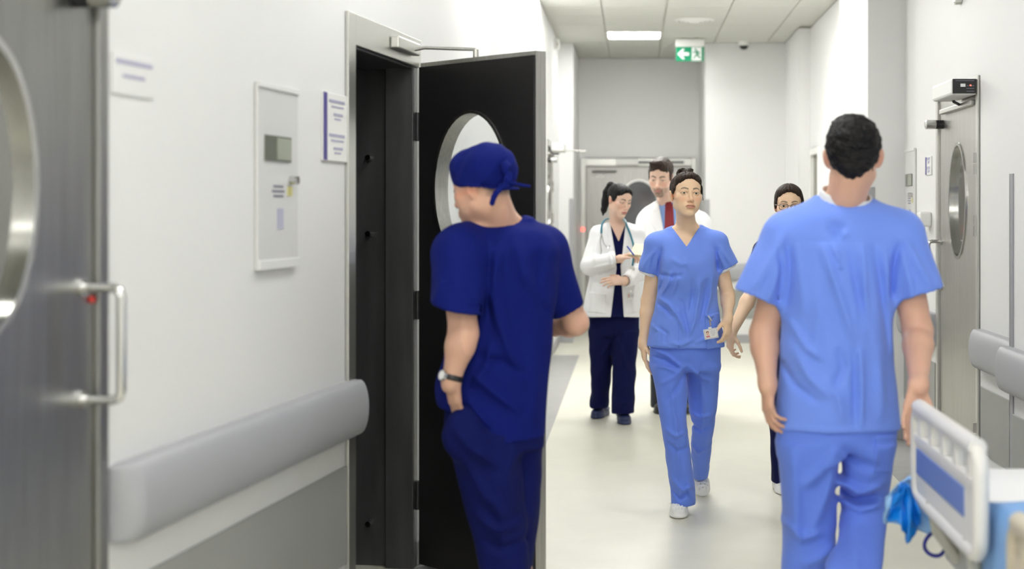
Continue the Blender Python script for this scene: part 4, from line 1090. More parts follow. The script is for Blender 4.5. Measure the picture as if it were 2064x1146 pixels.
    for k, (a, b, z) in enumerate(((-.002, .025, .012), (-.001, .022, .006), (0, .024, .000), (.002, .021, -.006), (.002, .016, -.011))):
        mb = MB(); mb.obox(o, u, v, w, a, b, z, z+.002, .001, .0015); mb.build('printed_line', mat('badge_ink', srgb(186, 182, 190), .5), bd)
    c0 = at(1432, 656, 6.975)
    mb = MB(); mb.tube([c0, at(1431.5, 650, 6.975), at(1430, 644, 6.972)], .0028, 8); mb.build('strap', mat('strap_brass', srgb(190, 160, 110), .35, .8), bd)
    mb = MB(); mb.obox(at(1431, 641, 6.97), unit(V(.6, 0, -.8)), unit(V(.8, 0, .6)), w, -.016, .016, -.004, .004, -.004, .004); mb.build('clip', M_CHROME, bd, bevel=.001)
    return t
# ------------------------------------------------------------------ the dark-haired man in light blue, seen from behind
def build_orderly():
    t = person('person', at(1690, 1319, 4.8)*V(1, 1, 0), 'dark-haired man in light blue scrubs seen from behind, walking away beside the bed')
    Y = 4.8
    h = Head(at(1720, 314, 4.77), rot(170, -2, 0), 1.06, male=True, width=1.0, ear=.008)
    B = Shape(); nb = at(1697, 425, 4.82); h.build(B, nb, .062)
    tr = rows((398, 1640, 1752, 4.83, .07), (420, 1604, 1786, 4.82, .10), (470, 1572, 1822, 4.81, .120), (540, 1571, 1815, 4.80, .128), (610, 1573, 1804, 4.80, .126), (700, 1573, 1801, 4.80, .122), (780, 1567, 1808, 4.80, .124), (863, 1561, 1815, 4.80, .130))
    B.loft(shrink(tr, .032), .03)
    shL, shR = at(1590, 470, 4.81), at(1808, 468, 4.81)
    B.cone(at(1697, 432, 4.83), shL, .045, .055, .02); B.cone(at(1697, 432, 4.83), shR, .045, .055, .02)
    limb(B, shL, at(1540, 672, 4.84), at(1547, 772, 4.74), (.060, .048, .046, .029))
    limb(B, shR, at(1850, 668, 4.80), at(1852, 774, 4.57), (.062, .050, .049, .030))
    z1 = hand(B, at(1547, 772, 4.74), (.02, -.06, -1), (.9, .35, 0), (.3, 1, 0), (.30, .36, .42, .46), .98, spread=.85, thumb_out=.35)
    z2 = hand(B, at(1851, 776, 4.56), (-.30, -.10, -.95), (.35, -.93, -.05), (.8, .4, .1), (.10, .14, .18, .22), 1.0, spread=.8, thumb_out=.45)
    legs_body(B, [at(1630, 900, 4.8), at(1748, 900, 4.8)], [at(1630, 1080, 4.8), at(1742, 1050, 4.84)], [at(1625, 1280, 4.8), at(1722, 1230, 4.42)])
    hb = hbox(h)
    body = sculpt('body', B, .0055, M_SKIN, t, lambda P: h.color(P, SKIN_M, lip=srgb(180, 110, 100)[:3], beard=.2), zones=[(hb[0], hb[1], .0035), z1+(.0035,), z2+(.0035,)])
    h.eyes(body)
    S = Shape()
    h.E(S, (0, .016, .046), (.0855, .098, .086)); h.E(S, (0, .045, .02), (.083, .072, .086), .02)
    h.E(S, (0, .070, -.035), (.055, .038, .045), .02); h.E(S, (.01, -.055, .10), (.06, .05, .035), .02)
    h.E(S, (0, -.14, -.02), (.075, .085, .105), .008, 's')
    S.halfspaces(h.c-.25, h.c+.25, [(h.p(0, .05, -.074), h.R@V(0, .10, 1.0))], .012)
    for q in (-1, 1):
        h.E(S, (q*.088, .006, -.022), (.024, .040, .046), .010, 's'); h.E(S, (q*.070, .075, -.085), (.038, .06, .045), .012, 's')
        h.E(S, (q*.074, -.035, .0), (.006, .014, .038), .006)
    S.wob(.0026, 60, 2); S.wob(.0022, 150, 4); S.wob(.0012, 330, 6)
    sculpt('hair', S, .0034, M_HAIR_BK, t)
    T = Shape(); T.loft(tr, 0, capk=.006)
    T.cone(at(1665, 420, 4.82), at(1592, 474, 4.81), .045, .072, .04); T.cone(at(1728, 420, 4.82), at(1806, 472, 4.81), .045, .072, .04)
    s1 = sleeve(T, at(1590, 482, 4.81), at(1526, 600, 4.80), .092, .082, .05, cutn=at(1526, 600, 4.8)-at(1574, 488, 4.8))
    s2 = sleeve(T, at(1808, 480, 4.81), at(1852, 595, 4.79), .094, .086, .05)
    ym = 4.82; fy = 4.68
    T.disp(lambda X, Y_, Z: (f32(.0034)*np.exp(-((Z-f32(at(0, 486, 4.69)[2]))/f32(.005))**2)*(Y_ < f32(4.80))*np.clip((f32(.19)-np.abs(X-f32(at(1692, 0, 4.7)[0])))/f32(.02), 0, 1)).astype(f32))
    for pts, w, a in (([(1676, 448), (1688, 470), (1700, 450)], .016, -.006), ([(1700, 462), (1706, 480)], .010, .004),
                      ([(1592, 488), (1596, 540), (1590, 620)], .013, -.007), ([(1610, 490), (1616, 560), (1622, 640)], .018, .005), ([(1655, 490), (1682, 570), (1722, 690)], .014, .007), ([(1675, 488), (1692, 530)], .009, .005), ([(1688, 536), (1697, 538)], .010, .005),
                      ([(1712, 500), (1728, 580), (1755, 690)], .014, -.006), ([(1738, 488), (1742, 560), (1748, 680)], .011, .005), ([(1762, 488), (1776, 560), (1790, 650), (1798, 720)], .015, -.008), ([(1785, 500), (1792, 560), (1796, 620)], .011, .004),
                      ([(1640, 560), (1650, 640), (1646, 720)], .016, .004), ([(1600, 700), (1630, 760), (1672, 800)], .016, .006), ([(1580, 730), (1606, 780), (1650, 812)], .012, -.006), ([(1735, 700), (1738, 790), (1736, 860)], .010, .006), ([(1722, 700), (1724, 790), (1722, 860)], .010, -.005),
                      ([(1772, 700), (1778, 780), (1780, 850)], .018, .006), ([(1590, 640), (1625, 700), (1660, 725)], .013, .005), ([(1690, 700), (1700, 740), (1680, 790)], .014, -.005), ([(1665, 760), (1690, 800), (1700, 850)], .016, .005),
                      ([(1572, 500), (1580, 550), (1574, 612)], .011, -.008), ([(1816, 490), (1806, 540), (1804, 605)], .012, -.009)):
        fold_px(T, pts, fy, w, a, ym)
    for pts in ([(1580, 470), (1550, 530), (1520, 585)], [(1575, 500), (1562, 560), (1550, 605)], [(1820, 475), (1848, 530), (1875, 580)], [(1815, 500), (1830, 560), (1836, 600)]): fold_px(T, pts, 4.72, .014, .006, 4.86)
    T.wob(.003, 16, 9)
    T.cone(at(1697, 440, 4.84), at(1706, 372, 4.80), .070, .099, .006, 's')
    hollow(T, s1); hollow(T, s2)
    T.fold([at(1560, 855, 4.66), at(1690, 858, 4.66), at(1816, 855, 4.66)], .005, -.002, (4.80, -1))
    top = sculpt('scrub_top', T, .007, M_BLUE, t)
    U = Shape(); U.cone(at(1696, 438, 4.84), at(1707, 388, 4.812), .101, .088, cut=True); U.cone(at(1696, 446, 4.845), at(1709, 372, 4.80), .092, .076, .004, 's'); sculpt('undershirt_collar', U, .005, M_UNDER, t)
    L = Shape()
    L.loft(rows((850, 1567, 1808, 4.8, .120), (885, 1567, 1807, 4.8, .122), (915, 1570, 1802, 4.8, .11)), 0)
    L.loft(rows((890, 1567, 1690, 4.80, .112), (950, 1572, 1688, 4.80, .105), (1050, 1577, 1684, 4.81, .095), (1146, 1575, 1674, 4.80, .09), (1220, 1575, 1668, 4.80, .09), (1295, 1574, 1668, 4.80, .092)), .025, n=2.2)
    L.loft(rows((890, 1692, 1807, 4.80, .112), (950, 1697, 1796, 4.82, .105), (1000, 1694, 1790, 4.84, .095), (1040, 1700, 1787, 4.80, .09), (1090, 1690, 1783, 4.70, .085), (1146, 1674, 1776, 4.58, .085), (1215, 1668, 1766, 4.44, .088)), .016, n=2.2)
    for pts, w, a in (([(1690, 905), (1660, 950), (1620, 985)], .018, .008), ([(1690, 925), (1670, 1000), (1640, 1080)], .018, .008), ([(1600, 910), (1606, 1000), (1610, 1120)], .02, .007), ([(1690, 975), (1735, 1000), (1785, 985)], .014, .014), ([(1694, 1000), (1730, 1022), (1780, 1010)], .012, -.012),
                      ([(1698, 1018), (1740, 1036), (1786, 1026)], .012, .008), ([(1700, 900), (1730, 935), (1780, 950)], .016, -.007), ([(1720, 1050), (1715, 1100), (1705, 1140)], .018, .008), ([(1760, 900), (1765, 940), (1755, 985)], .018, .006), ([(1690, 1110), (1660, 1130), (1620, 1146)], .014, .007), ([(1585, 1060), (1620, 1090), (1665, 1080)], .014, .007)):
        fold_px(L, pts, 4.66, w, a, 4.86)
    L.wob(.003, 16, 12)
    tr_ = sculpt('trousers', L, .0075, M_BLUEP, t)
    patch('pocket', L, [(1763, 876), (1806, 874), (1803, 955), (1758, 950)], 4.72, 4.81, .006, M_BLUEP, tr_, .005)
    croc(t, at(1622, 0, 4.84)*V(1, 1, 0), 180, M_CLOGW, 0, 1.05, holes=False)
    croc(t, at(1722, 0, 4.50)*V(1, 1, 0)+V(0, 0, .06), 178, M_CLOGW, 30, 1.05, holes=False)
    return t
nurse = build_nurse()
orderly = build_orderly()
# ------------------------------------------------------------------ the woman doctor in a white coat, writing
M_TEAL = mat('teal_tube', srgb(30, 112, 132), .4)
M_TIE = mat('tie_dark_red', srgb(130, 22, 34), .6, bump=.1, bscale=200)
M_SHIRT = mat('shirt_pale_blue', srgb(140, 172, 226), .8, bump=.1, bscale=60)
M_CHAR = mat('trousers_charcoal', srgb(48, 50, 58), .8, bump=.1, bscale=40)
M_PAPER = mat('paper_cream', srgb(226, 214, 184), .7)
M_BLUEPEN = mat('pen_blue', srgb(28, 72, 176), .35)
def card(label, c, u, v, w, sx=.04, sy=.027):
    bd = empty('identity_badge', c, label, 'badge')
    c = np.asarray(c, float)
    mb = MB(); mb.obox(c, u, v, w, -sx, sx, -sy, sy, -.001, .001); mb.build('card', M_WPLAST, bd, bevel=.0008)
    mb = MB(); mb.obox(c, u, v, w, -sx*.75, -sx*.15, -sy*.6, sy*.6, .001, .0016); mb.build('portrait_photo', mat('portrait_warm', srgb(206, 178, 168), .5), bd)
    for k in range(3):
        mb = MB(); mb.obox(c, u, v, w, 0, sx*.75, sy*(.35-.3*k), sy*(.45-.3*k), .001, .0015); mb.build('printed_line', M_INK, bd)
    mb = MB(); mb.obox(c, u, v, w, -.006, .006, sy, sy+.018, -.002, .003); mb.build('clip', M_CHROME, bd)
    return bd
def carve_quad(S, pts, Y, ymid, side=-1, k=.004):
    P = [at(x, y, Y) for x, y in pts]; cen = np.mean(P, 0); planes = [(np.array([0, ymid, 0]), np.array([0, -side, 0.]))]
    for i in range(len(P)):
        p, q = P[i], P[(i+1) % len(P)]; d_ = q-p; n = np.array([d_[2], 0, -d_[0]]); planes.append((p, n if n@(cen-p) < 0 else -n))
    A = np.array(P); lo = A.min(0)-.02; hi = A.max(0)+.02; lo[1] -= .4; hi[1] += .4
    S.halfspaces(lo, hi, planes, k)
FOLD[0] = 1.6
def build_woman_doctor():
    FOLD[0] = 1.6
    t = person('person', at(1238, 848, 10.12)*V(1, 1, 0), 'woman doctor with black ponytail, white coat and dark navy scrubs, looking down at her notes')
    h = Head(at(1248, 403, 10.06), rot(38, 16, 4), .95, width=1.0, jaw=1.02)
    B = Shape(); h.build(B, at(1243, 462, 10.14), .048, eyes_open=.0030)
    tr = rows((450, 1222, 1268, 10.14, .06), (461, 1200, 1287, 10.13, .095), (480, 1192, 1291, 10.12, .115), (520, 1191, 1289, 10.1, .130), (560, 1187, 1288, 10.1, .128), (600, 1180, 1290, 10.1, .135), (637, 1172, 1292, 10.1, .150))
    B.loft(shrink(tr[:3], .022)+shrink(tr[3:], .036), .03)
    shR, shL = at(1208, 470, 10.12), at(1280, 468, 10.14)
    B.cone(at(1243, 458, 10.14), shR, .035, .04, .03); B.cone(at(1243, 458, 10.14), shL, .035, .04, .03)
    elR, wrR = at(1189, 536, 10.04), at(1250, 521, 9.82)
    elL, wrL = at(1291, 548, 10.06), at(1259, 566, 9.84)
    limb(B, shR, elR, wrR, (.044, .036, .036, .024)); limb(B, shL, elL, wrL, (.044, .036, .036, .024))
    z1 = hand(B, wrR, (.90, -.25, .35), (.1, -.3, -1), (.1, -.7, .6), (.45, .55, .65, .7), .92)
    z2 = hand(B, wrL, (-.95, -.15, .02), (.1, .8, -.5), (-.2, -.3, 1), (.25, .3, .38, .45), .92)
    legs_body(B, [at(1212, 660, 10.15), at(1260, 660, 10.12)], [at(1212, 745, 10.2), at(1258, 745, 10.05)], [at(1208, 820, 10.3), at(1256, 830, 10.02)])
    hb = hbox(h)
    body = sculpt('body', B, .006, M_SKIN, t, lambda P: h.color(P, SKIN_P, lip=srgb(176, 84, 84)[:3], lash=1.0, brow_w=.0050), zones=[(hb[0], hb[1], .003), z1+(.003,), z2+(.003,)])
    h.eyes(body, (0, 16), (.03, .02, .015))
    S = Shape()
    h.E(S, (0, .018, .038), (.079, .097, .086)); front_hair(S, h, -.006, .014, .064)
    S.halfspaces(h.c-.2, h.c+.2, [(h.p(0, .0, -.035), h.R@V(0, .75, 1.0)), (h.p(0, 0, .06), h.R@V(0, 0, 1.))], .01)
    for q in (-1, 1): h.E(S, (q*.0735, -.022, .016), (.0065, .024, .026), .010); h.E(S, (q*.084, .014, -.012), (.016, .018, .028), .006, 's')
    S.chain([h.p(0, .088, .085), h.p(-.005, .125, .075), h.p(-.012, .138, .02), h.p(-.020, .128, -.05), h.p(-.028, .118, -.11), h.p(-.03, .11, -.15)], [.020, .030, .034, .030, .020, .006], .012)
    hair_streaks(S, h, amp=.0008); S.wob(.0012, 160, 7)
    sculpt('hair', S, .0036, M_HAIR_BK, t)
    # navy top under the coat
    N = Shape(); N.loft(shrink(tr[:3], .012)+shrink(tr[3:], .026), 0, capk=.006); vneck(N, at(1228, 448, 10.0), at(1247, 487, 10.0), at(1262, 447, 10.0), 10.13)
    N.cone(at(1243, 470, 10.14), at(1243, 438, 10.12), .052, .056, .004, 's'); sculpt('scrub_top', N, .007, M_NAVYD, t)
    # coat
    T = Shape(); T.loft(tr, 0, capk=.006)
    T.cone(at(1226, 456, 10.14), at(1208, 471, 10.12), .030, .060, .03); T.cone(at(1261, 455, 10.14), at(1280, 469, 10.14), .030, .060, .03)
    T.cone(at(1207, 474, 10.12), elR+V(0, .0, .004), .066, .066, .03); T.cone(at(1281, 474, 10.14), elL, .066, .062, .03)
    s1 = sleeve(T, elR, wrR-unit(wrR-elR)*.01, .066, .046, .02); s2 = sleeve(T, elL, wrL-unit(wrL-elL)*.01, .060, .046, .02)
    for pts, w, a in (([(1205, 480), (1200, 505), (1197, 535)], .012, .007), ([(1195, 540), (1215, 535), (1235, 530)], .010, .007), ([(1200, 552), (1222, 548), (1245, 535)], .010, -.007), ([(1222, 480), (1230, 510), (1235, 540)], .010, .006), ([(1200, 570), (1206, 600), (1204, 632)], .014, .007), ([(1270, 500), (1272, 540), (1270, 560)], .012, .007), ([(1280, 570), (1276, 600), (1278, 632)], .013, .007),
                      ([(1190, 560), (1186, 590), (1184, 620)], .01, -.006), ([(1282, 530), (1288, 545), (1280, 560)], .01, .006)):
        fold_px(T, pts, 9.95, w, a, 10.12)
    T.wob(.004, 20, 21)
    T.cone(at(1244, 470, 10.15), at(1243, 436, 10.12), .056, .062, .006, 's')
    carve_quad(T, [(1228, 436), (1262, 436), (1257, 500), (1250, 540), (1243, 540)], 9.98, 10.11)
    carve_quad(T, [(1243, 538), (1251, 538), (1258, 650), (1230, 650)], 9.98, 10.09)
    hollow(T, s1); hollow(T, s2)
    coat = sculpt('white_coat', T, .0065, M_COAT, t)
    patch('lapel', T, [(1220, 450), (1229, 446), (1244, 532), (1228, 500)], 9.98, 10.13, .006, M_COAT, coat, .007)
    patch('lapel', T, [(1261, 448), (1268, 452), (1268, 498), (1252, 536)], 9.98, 10.13, .006, M_COAT, coat, .007)
    patch('pocket', T, [(1186, 588), (1222, 592), (1222, 632), (1184, 630)], 9.96, 10.09, .006, M_COAT, coat, .005)
    patch('pocket', T, [(1262, 590), (1286, 588), (1288, 630), (1264, 632)], 9.96, 10.09, .006, M_COAT, coat, .005)
    L = Shape()
    L.loft(rows((625, 1188, 1287, 10.13, .12), (660, 1187, 1288, 10.13, .12), (675, 1189, 1286, 10.13, .11)), 0)
    L.loft(rows((665, 1187, 1239, 10.14, .11), (710, 1188, 1236, 10.17, .10), (760, 1191, 1232, 10.2, .088), (800, 1190, 1228, 10.26, .086), (820, 1187, 1227, 10.29, .09)), .02, n=2.2)
    L.loft(rows((665, 1236, 1288, 10.12, .11), (710, 1234, 1284, 10.09, .10), (760, 1234, 1281, 10.05, .09), (805, 1233, 1279, 10.03, .09), (832, 1233, 1278, 10.02, .094)), .02, n=2.2)
    for pts, w, a in (([(1238, 670), (1225, 700), (1205, 730)], .014, .007), ([(1240, 680), (1258, 720), (1270, 760)], .014, .007), ([(1195, 780), (1210, 790), (1226, 785)], .012, .007), ([(1190, 805), (1208, 812), (1224, 806)], .010, -.006), ([(1238, 800), (1258, 812), (1276, 805)], .012, .007), ([(1256, 740), (1258, 790), (1254, 825)], .014, .006)): fold_px(L, pts, 9.98, w, a, 10.15)
    L.wob(.003, 22, 30); sculpt('trousers', L, .0075, M_NAVYD, t)
    croc(t, at(1210, 838, 10.33)*V(1, 1, 0), -18, M_CLOGN, 0, .98, holes=False); croc(t, at(1257, 852, 10.05)*V(1, 1, 0), 6, M_CLOGN, 0, .98, holes=False)
    # things she carries
    st = empty('stethoscope', at(1243, 470, 10.0), 'stethoscope with teal tubing hung round the neck of the ponytailed doctor', 'stethoscope')
    tube = [at(1274, 540, 9.93), at(1277, 520, 9.95), at(1277, 496, 9.95), at(1271, 474, 9.98), at(1264, 456, 10.02), at(1260, 445, 10.08), at(1254, 440, 10.17), at(1243, 439, 10.20), at(1229, 440, 10.17), at(1219, 443, 10.06), at(1213, 454, 10.00), at(1212, 470, 9.97)]
    def sm(pts, n=4):
        pts = np.array(pts); out = []
        tt = np.arange(len(pts)); q = np.linspace(0, len(pts)-1, (len(pts)-1)*n+1)
        return np.stack([hermite(tt, pts[:, i], q) for i in range(3)], 1)
    MB().tube(sm(tube), .0075, 8).build('tubing', M_TEAL, st, smooth=True)
    MB().tube(sm([at(1212, 470, 9.97), at(1210, 488, 9.955), at(1212, 505, 9.945), at(1211, 512, 9.945)]), .004, 8).build('ear_tube', M_CHROME, st, smooth=True)
    MB().tube(sm([at(1212, 470, 9.97), at(1217, 490, 9.955), at(1226, 499, 9.95), at(1229, 494, 9.95)]), .004, 8).build('ear_tube', M_CHROME, st, smooth=True)
    MB().tube([at(1274, 540, 9.93), at(1274, 541, 9.915)], .02, 16).build('chest_piece', M_CHROME, st, smooth=True)
    nb = empty('notepad', at(1288, 503, 9.76), 'small cream notepad held up by the ponytailed doctor', 'notepad')
    u = unit(V(.95, -.25, -.08)); w = unit(V(-.05, -.50, .86)); v = np.cross(w, u); c = at(1287, 504, 9.72)
    MB().obox(c, u, v, w, -.048, .048, -.07, .07, -.008, 0).build('cover', mat('pad_cover', srgb(200, 184, 150), .6), nb)
    MB().obox(c, u, v, w, -.046, .046, -.068, .068, 0, .006).build('pages', M_PAPER, nb)
    pn = empty('pen', at(1271, 504, 9.70), 'blue pen in the hand of the ponytailed doctor', 'pen')
    A, Bp = at(1264, 496, 9.66), at(1278, 514, 9.63)
    MB().tube([A, Bp], .0055, 8).build('barrel', M_BLUEPEN, pn, smooth=True); MB().tube([Bp, Bp+unit(Bp-A)*.012], .004, 8, rs=[.005, .001]).build('tip', M_CHROME, pn, smooth=True)
    card('white identity badge on the coat pocket of the ponytailed doctor', at(1271, 596, 9.935), V(.99, 0, -.1), V(.1, 0, .99), V(0, -1, 0), .026, .022)
    return t
# ------------------------------------------------------------------ the man doctor with a red tie
def build_man_doctor():
    Y = 10.6
    t = person('person', at(1350, 829, Y)*V(1, 1, 0), 'bearded man doctor in white coat, blue shirt and red tie, looking down behind the nurse')
    h = Head(at(1332, 356, 10.52), rot(-14, 17, 3), 1.10, male=True, width=1.0, jaw=1.05)
    B = Shape(); h.build(B, at(1350, 428, 10.64), .058, eyes_open=.0026)
    tr = rows((408, 1318, 1380, 10.64, .07), (420, 1298, 1402, 10.63, .105), (440, 1286, 1424, 10.62, .125), (480, 1284, 1436, 10.6, .14), (540, 1286, 1434, 10.6, .14), (620, 1288, 1432, 10.6, .14), (700, 1284, 1436, 10.6, .15))
    B.loft(shrink(tr, .024), .03)
    shR, shL = at(1303, 447, 10.62), at(1412, 447, 10.64)
    B.cone(at(1348, 418, 10.64), shR, .045, .05, .03); B.cone(at(1348, 418, 10.64), shL, .045, .05, .03)
    elR, wrR = at(1290, 540, 10.6), at(1322, 520, 10.38); elL, wrL = at(1430, 548, 10.64), at(1400, 600, 10.42)
    limb(B, shR, elR, wrR, (.05, .042, .042, .028)); limb(B, shL, elL, wrL, (.05, .042, .042, .028))
    z1 = hand(B, wrR, (.5, -.6, .3), (0, -.3, 1), (-.5, -.5, .3), (.4, .45, .5, .55)); z2 = hand(B, wrL, (-.8, -.5, -.2), (0, .6, -.6), (0, -.3, 1), (.4, .45, .5, .55))
    legs_body(B, [at(1330, 640, Y), at(1375, 640, Y)], [at(1330, 735, Y), at(1375, 735, Y)], [at(1330, 815, Y), at(1376, 815, Y)])
    hb = hbox(h)
    body = sculpt('body', B, .007, M_SKIN, t, lambda P: h.color(P, SKIN_P, lip=srgb(186, 112, 108)[:3], beard=.62, hairc=(.05, .03, .022), brow_w=.0055), zones=[(hb[0], hb[1], .003), z1+(.004,), z2+(.004,)])
    h.eyes(body, (0, 18), (.05, .04, .03))
    S = Shape()
    h.E(S, (0, .018, .044), (.0815, .099, .088)); front_hair(S, h, .004, .010, .064, .014)
    S.halfspaces(h.c-.25, h.c+.25, [(h.p(0, .05, -.055), h.R@V(0, .35, 1.0)), (h.p(0, 0, .05), h.R@V(0, 0, 1.))], .01)
    h.E(S, (-.014, -.070, .112), (.050, .028, .020), .02)
    for q in (-1, 1): h.E(S, (q*.083, .010, -.022), (.018, .022, .036), .008, 's'); h.E(S, (q*.0735, -.024, .012), (.0055, .014, .034), .008)
    S.wob(.0022, 90, 3); hair_streaks(S, h, 40, 23, .0006, (.02, .06)); sculpt('hair', S, .004, M_HAIR_MB, t)
    N = Shape(); N.loft(shrink(tr, .014), 0, capk=.006); N.cone(at(1350, 428, 10.64), at(1346, 404, 10.60), .068, .064, .01, cut=True)
    N.cone(at(1350, 436, 10.64), at(1345, 396, 10.595), .060, .056, .004, 's'); shirt = sculpt('shirt', N, .008, M_SHIRT, t)
    patch('necktie', N, [(1343, 407), (1353, 406), (1357, 412), (1360, 470), (1350, 478), (1339, 470), (1341, 412)], 10.48, 10.62, .006, M_TIE, t, .012)
    T = Shape(); T.loft(tr, 0, capk=.006)
    T.cone(at(1326, 414, 10.64), shR, .036, .066, .03); T.cone(at(1374, 414, 10.64), shL, .036, .066, .03)
    T.cone(shR, elR, .072, .066, .03); T.cone(shL, elL, .072, .066, .03)
    s1 = sleeve(T, elR, wrR, .064, .048, .02); s2 = sleeve(T, elL, wrL, .064, .048, .02)
    for pts, w, a in (([(1300, 440), (1294, 480), (1292, 520)], .014, .008), ([(1312, 450), (1318, 490), (1316, 540)], .014, .006), ([(1420, 440), (1430, 470), (1434, 510)], .014, .008), ([(1408, 430), (1416, 460), (1412, 500)], .014, -.006)): fold_px(T, pts, 10.48, w, a, 10.63)
    T.wob(.004, 18, 41)
    T.cone(at(1350, 436, 10.65), at(1346, 396, 10.60), .066, .076, .006, 's')
    carve_quad(T, [(1326, 396), (1370, 396), (1356, 510), (1348, 530)], 10.46, 10.60); hollow(T, s1); hollow(T, s2)
    coat = sculpt('white_coat', T, .008, M_COAT, t)
    patch('lapel', T, [(1316, 408), (1327, 402), (1346, 516), (1322, 468), (1312, 450)], 10.47, 10.62, .007, M_COAT, coat, .010)
    patch('lapel', T, [(1369, 402), (1382, 408), (1384, 450), (1376, 468), (1353, 516)], 10.47, 10.62, .007, M_COAT, coat, .010)
    L = Shape(); L.loft(rows((640, 1300, 1412, Y, .12), (680, 1304, 1410, Y, .12)), 0)
    L.loft(rows((665, 1304, 1358, Y, .11), (740, 1310, 1352, Y, .09), (820, 1311, 1351, Y, .085)), .02); L.loft(rows((665, 1356, 1410, Y, .11), (740, 1358, 1400, Y, .09), (820, 1358, 1398, Y, .085)), .02)
    sculpt('trousers', L, .009, M_CHAR, t)
    for x in (1331, 1378): croc(t, at(x, 0, Y-.03)*V(1, 1, 0), 0, M_BLACK, 0, 1.05, holes=False)
    return t
# ------------------------------------------------------------------ the woman with glasses behind the dark-haired man
def build_glasses_woman():
    Y = 7.62
    t = person('person', at(1590, 987, Y)*V(1, 1, 0), 'woman with glasses and dark navy scrubs, mostly hidden behind the dark-haired man')
    h = Head(at(1590, 414, 7.58), rot(-4, 2, 0), .93, width=1.03, jaw=1.0)
    B = Shape(); h.build(B, at(1592, 482, 7.66), .050)
    tr = rows((472, 1562, 1624, 7.66, .06), (486, 1540, 1646, 7.65, .09), (505, 1532, 1652, 7.64, .108), (560, 1536, 1650, 7.62, .122), (620, 1538, 1648, 7.62, .115), (700, 1532, 1654, 7.62, .122), (760, 1530, 1656, 7.62, .13))
    B.loft(shrink(tr, .014), .03)
    shR, shL = at(1544, 505, 7.65), at(1642, 505, 7.65)
    B.cone(at(1592, 476, 7.66), shR, .038, .042, .03); B.cone(at(1592, 476, 7.66), shL, .038, .042, .03)
    limb(B, shR, at(1518, 585, 7.72), at(1474, 672, 7.60), (.047, .040, .039, .025)); limb(B, shL, at(1662, 600, 7.7), at(1664, 690, 7.62), (.047, .040, .038, .025))
    z1 = hand(B, at(1474, 672, 7.60), (-.12, -.1, -1), (.8, .5, 0), (.5, -1, 0), (.5, .62, .68, .72), .86, spread=.8, thumb_out=.5); z2 = hand(B, at(1664, 690, 7.62), (0, -.1, -1), (-.9, .2, 0), (0, -1, 0), (.35, .4, .45, .5), .95)
    legs_body(B, [at(1562, 800, Y), at(1622, 800, Y)], [at(1572, 890, Y), at(1622, 890, 7.7)], [at(1573, 965, Y), at(1622, 965, 7.8)])
    hb = hbox(h)
    body = sculpt('body', B, .006, M_SKIN, t, lambda P: h.color(P, SKIN_F, lip=srgb(170, 96, 88)[:3], brow_w=.0042), zones=[(hb[0], hb[1], .0026), z1+(.003,), z2+(.003,)])
    h.eyes(body, (0, 0), (.03, .02, .015))
    S = Shape()
    h.E(S, (0, .018, .040), (.080, .098, .088)); front_hair(S, h, -.002, .019, .064)
    S.halfspaces(h.c-.2, h.c+.2, [(h.p(0, .0, -.035), h.R@V(0, .75, 1.0)), (h.p(0, 0, .06), h.R@V(0, 0, 1.))], .01)
    for q in (-1, 1): h.E(S, (q*.0745, -.024, .016), (.0075, .028, .034), .010); h.E(S, (q*.084, .014, -.012), (.016, .020, .030), .006, 's')
    S.chain([h.p(.004, -.07, .085), h.p(.002, -.03, .122), h.p(0, .03, .128)], [.004, .003, .003], .002, 's')
    S.ell(h.p(0, .115, .01), np.array([.04, .035, .04]), None, .01)
    hair_streaks(S, h, 40, 17, .001, (0, -.02)); sculpt('hair', S, .003, M_HAIR_BR, t)
    # glasses
    g = None
    mb = MB()
    for q in (-1, 1):
        pts = [h.p(q*.0325+.0245*math.copysign(abs(math.cos(a))**.7, math.cos(a)), -.1035+.10*max(0, abs(q*.0325+.0245*math.cos(a))-.03)**1.0*.25, -.004+.0165*math.copysign(abs(math.sin(a))**.7, math.sin(a))) for a in np.linspace(0, 2*PI, 28, endpoint=False)]
        mb.tube(pts, .0016, 6, closed=True)
        mb.tube([h.p(q*.057, -.100, .004), h.p(q*.074, -.085, .006), h.p(q*.080, -.02, .006), h.p(q*.080, .012, .004)], .0016, 6)
    mb.tube([h.p(-.009, -.104, .0), h.p(0, -.108, .003), h.p(.009, -.104, .0)], .0015, 6)
    g = mb.build('glasses', M_BLACK, t, smooth=True)
    T = Shape(); T.loft(tr, 0, capk=.006); T.cone(at(1566, 478, 7.66), shR, .030, .052, .03); T.cone(at(1618, 478, 7.66), shL, .030, .052, .03)
    s1 = sleeve(T, at(1541, 508, 7.65), at(1519, 560, 7.68), .066, .056, .03); s2 = sleeve(T, at(1645, 508, 7.65), at(1660, 562, 7.68), .066, .056, .03)
    T.wob(.003, 24, 51); vneck(T, at(1566, 468, 7.55), at(1592, 508, 7.55), at(1618, 468, 7.55), 7.66)
    T.cone(at(1592, 490, 7.67), at(1592, 456, 7.65), .054, .060, .006, 's'); hollow(T, s1); hollow(T, s2); sculpt('scrub_top', T, .008, M_NAVYD, t)
    L = Shape(); L.loft(rows((740, 1531, 1655, Y, .12), (790, 1533, 1653, Y, .12)), 0)
    L.loft(rows((780, 1534, 1594, Y, .11), (850, 1550, 1598, 7.6, .095), (900, 1553, 1597, 7.58, .086), (970, 1555, 1596, 7.60, .09)), .02, n=2.2); L.loft(rows((780, 1592, 1652, Y, .11), (870, 1598, 1646, 7.7, .09), (955, 1602, 1644, 7.8, .09)), .02, n=2.2)
    L.wob(.003, 22, 55); sculpt('trousers', L, .008, M_NAVYD, t)
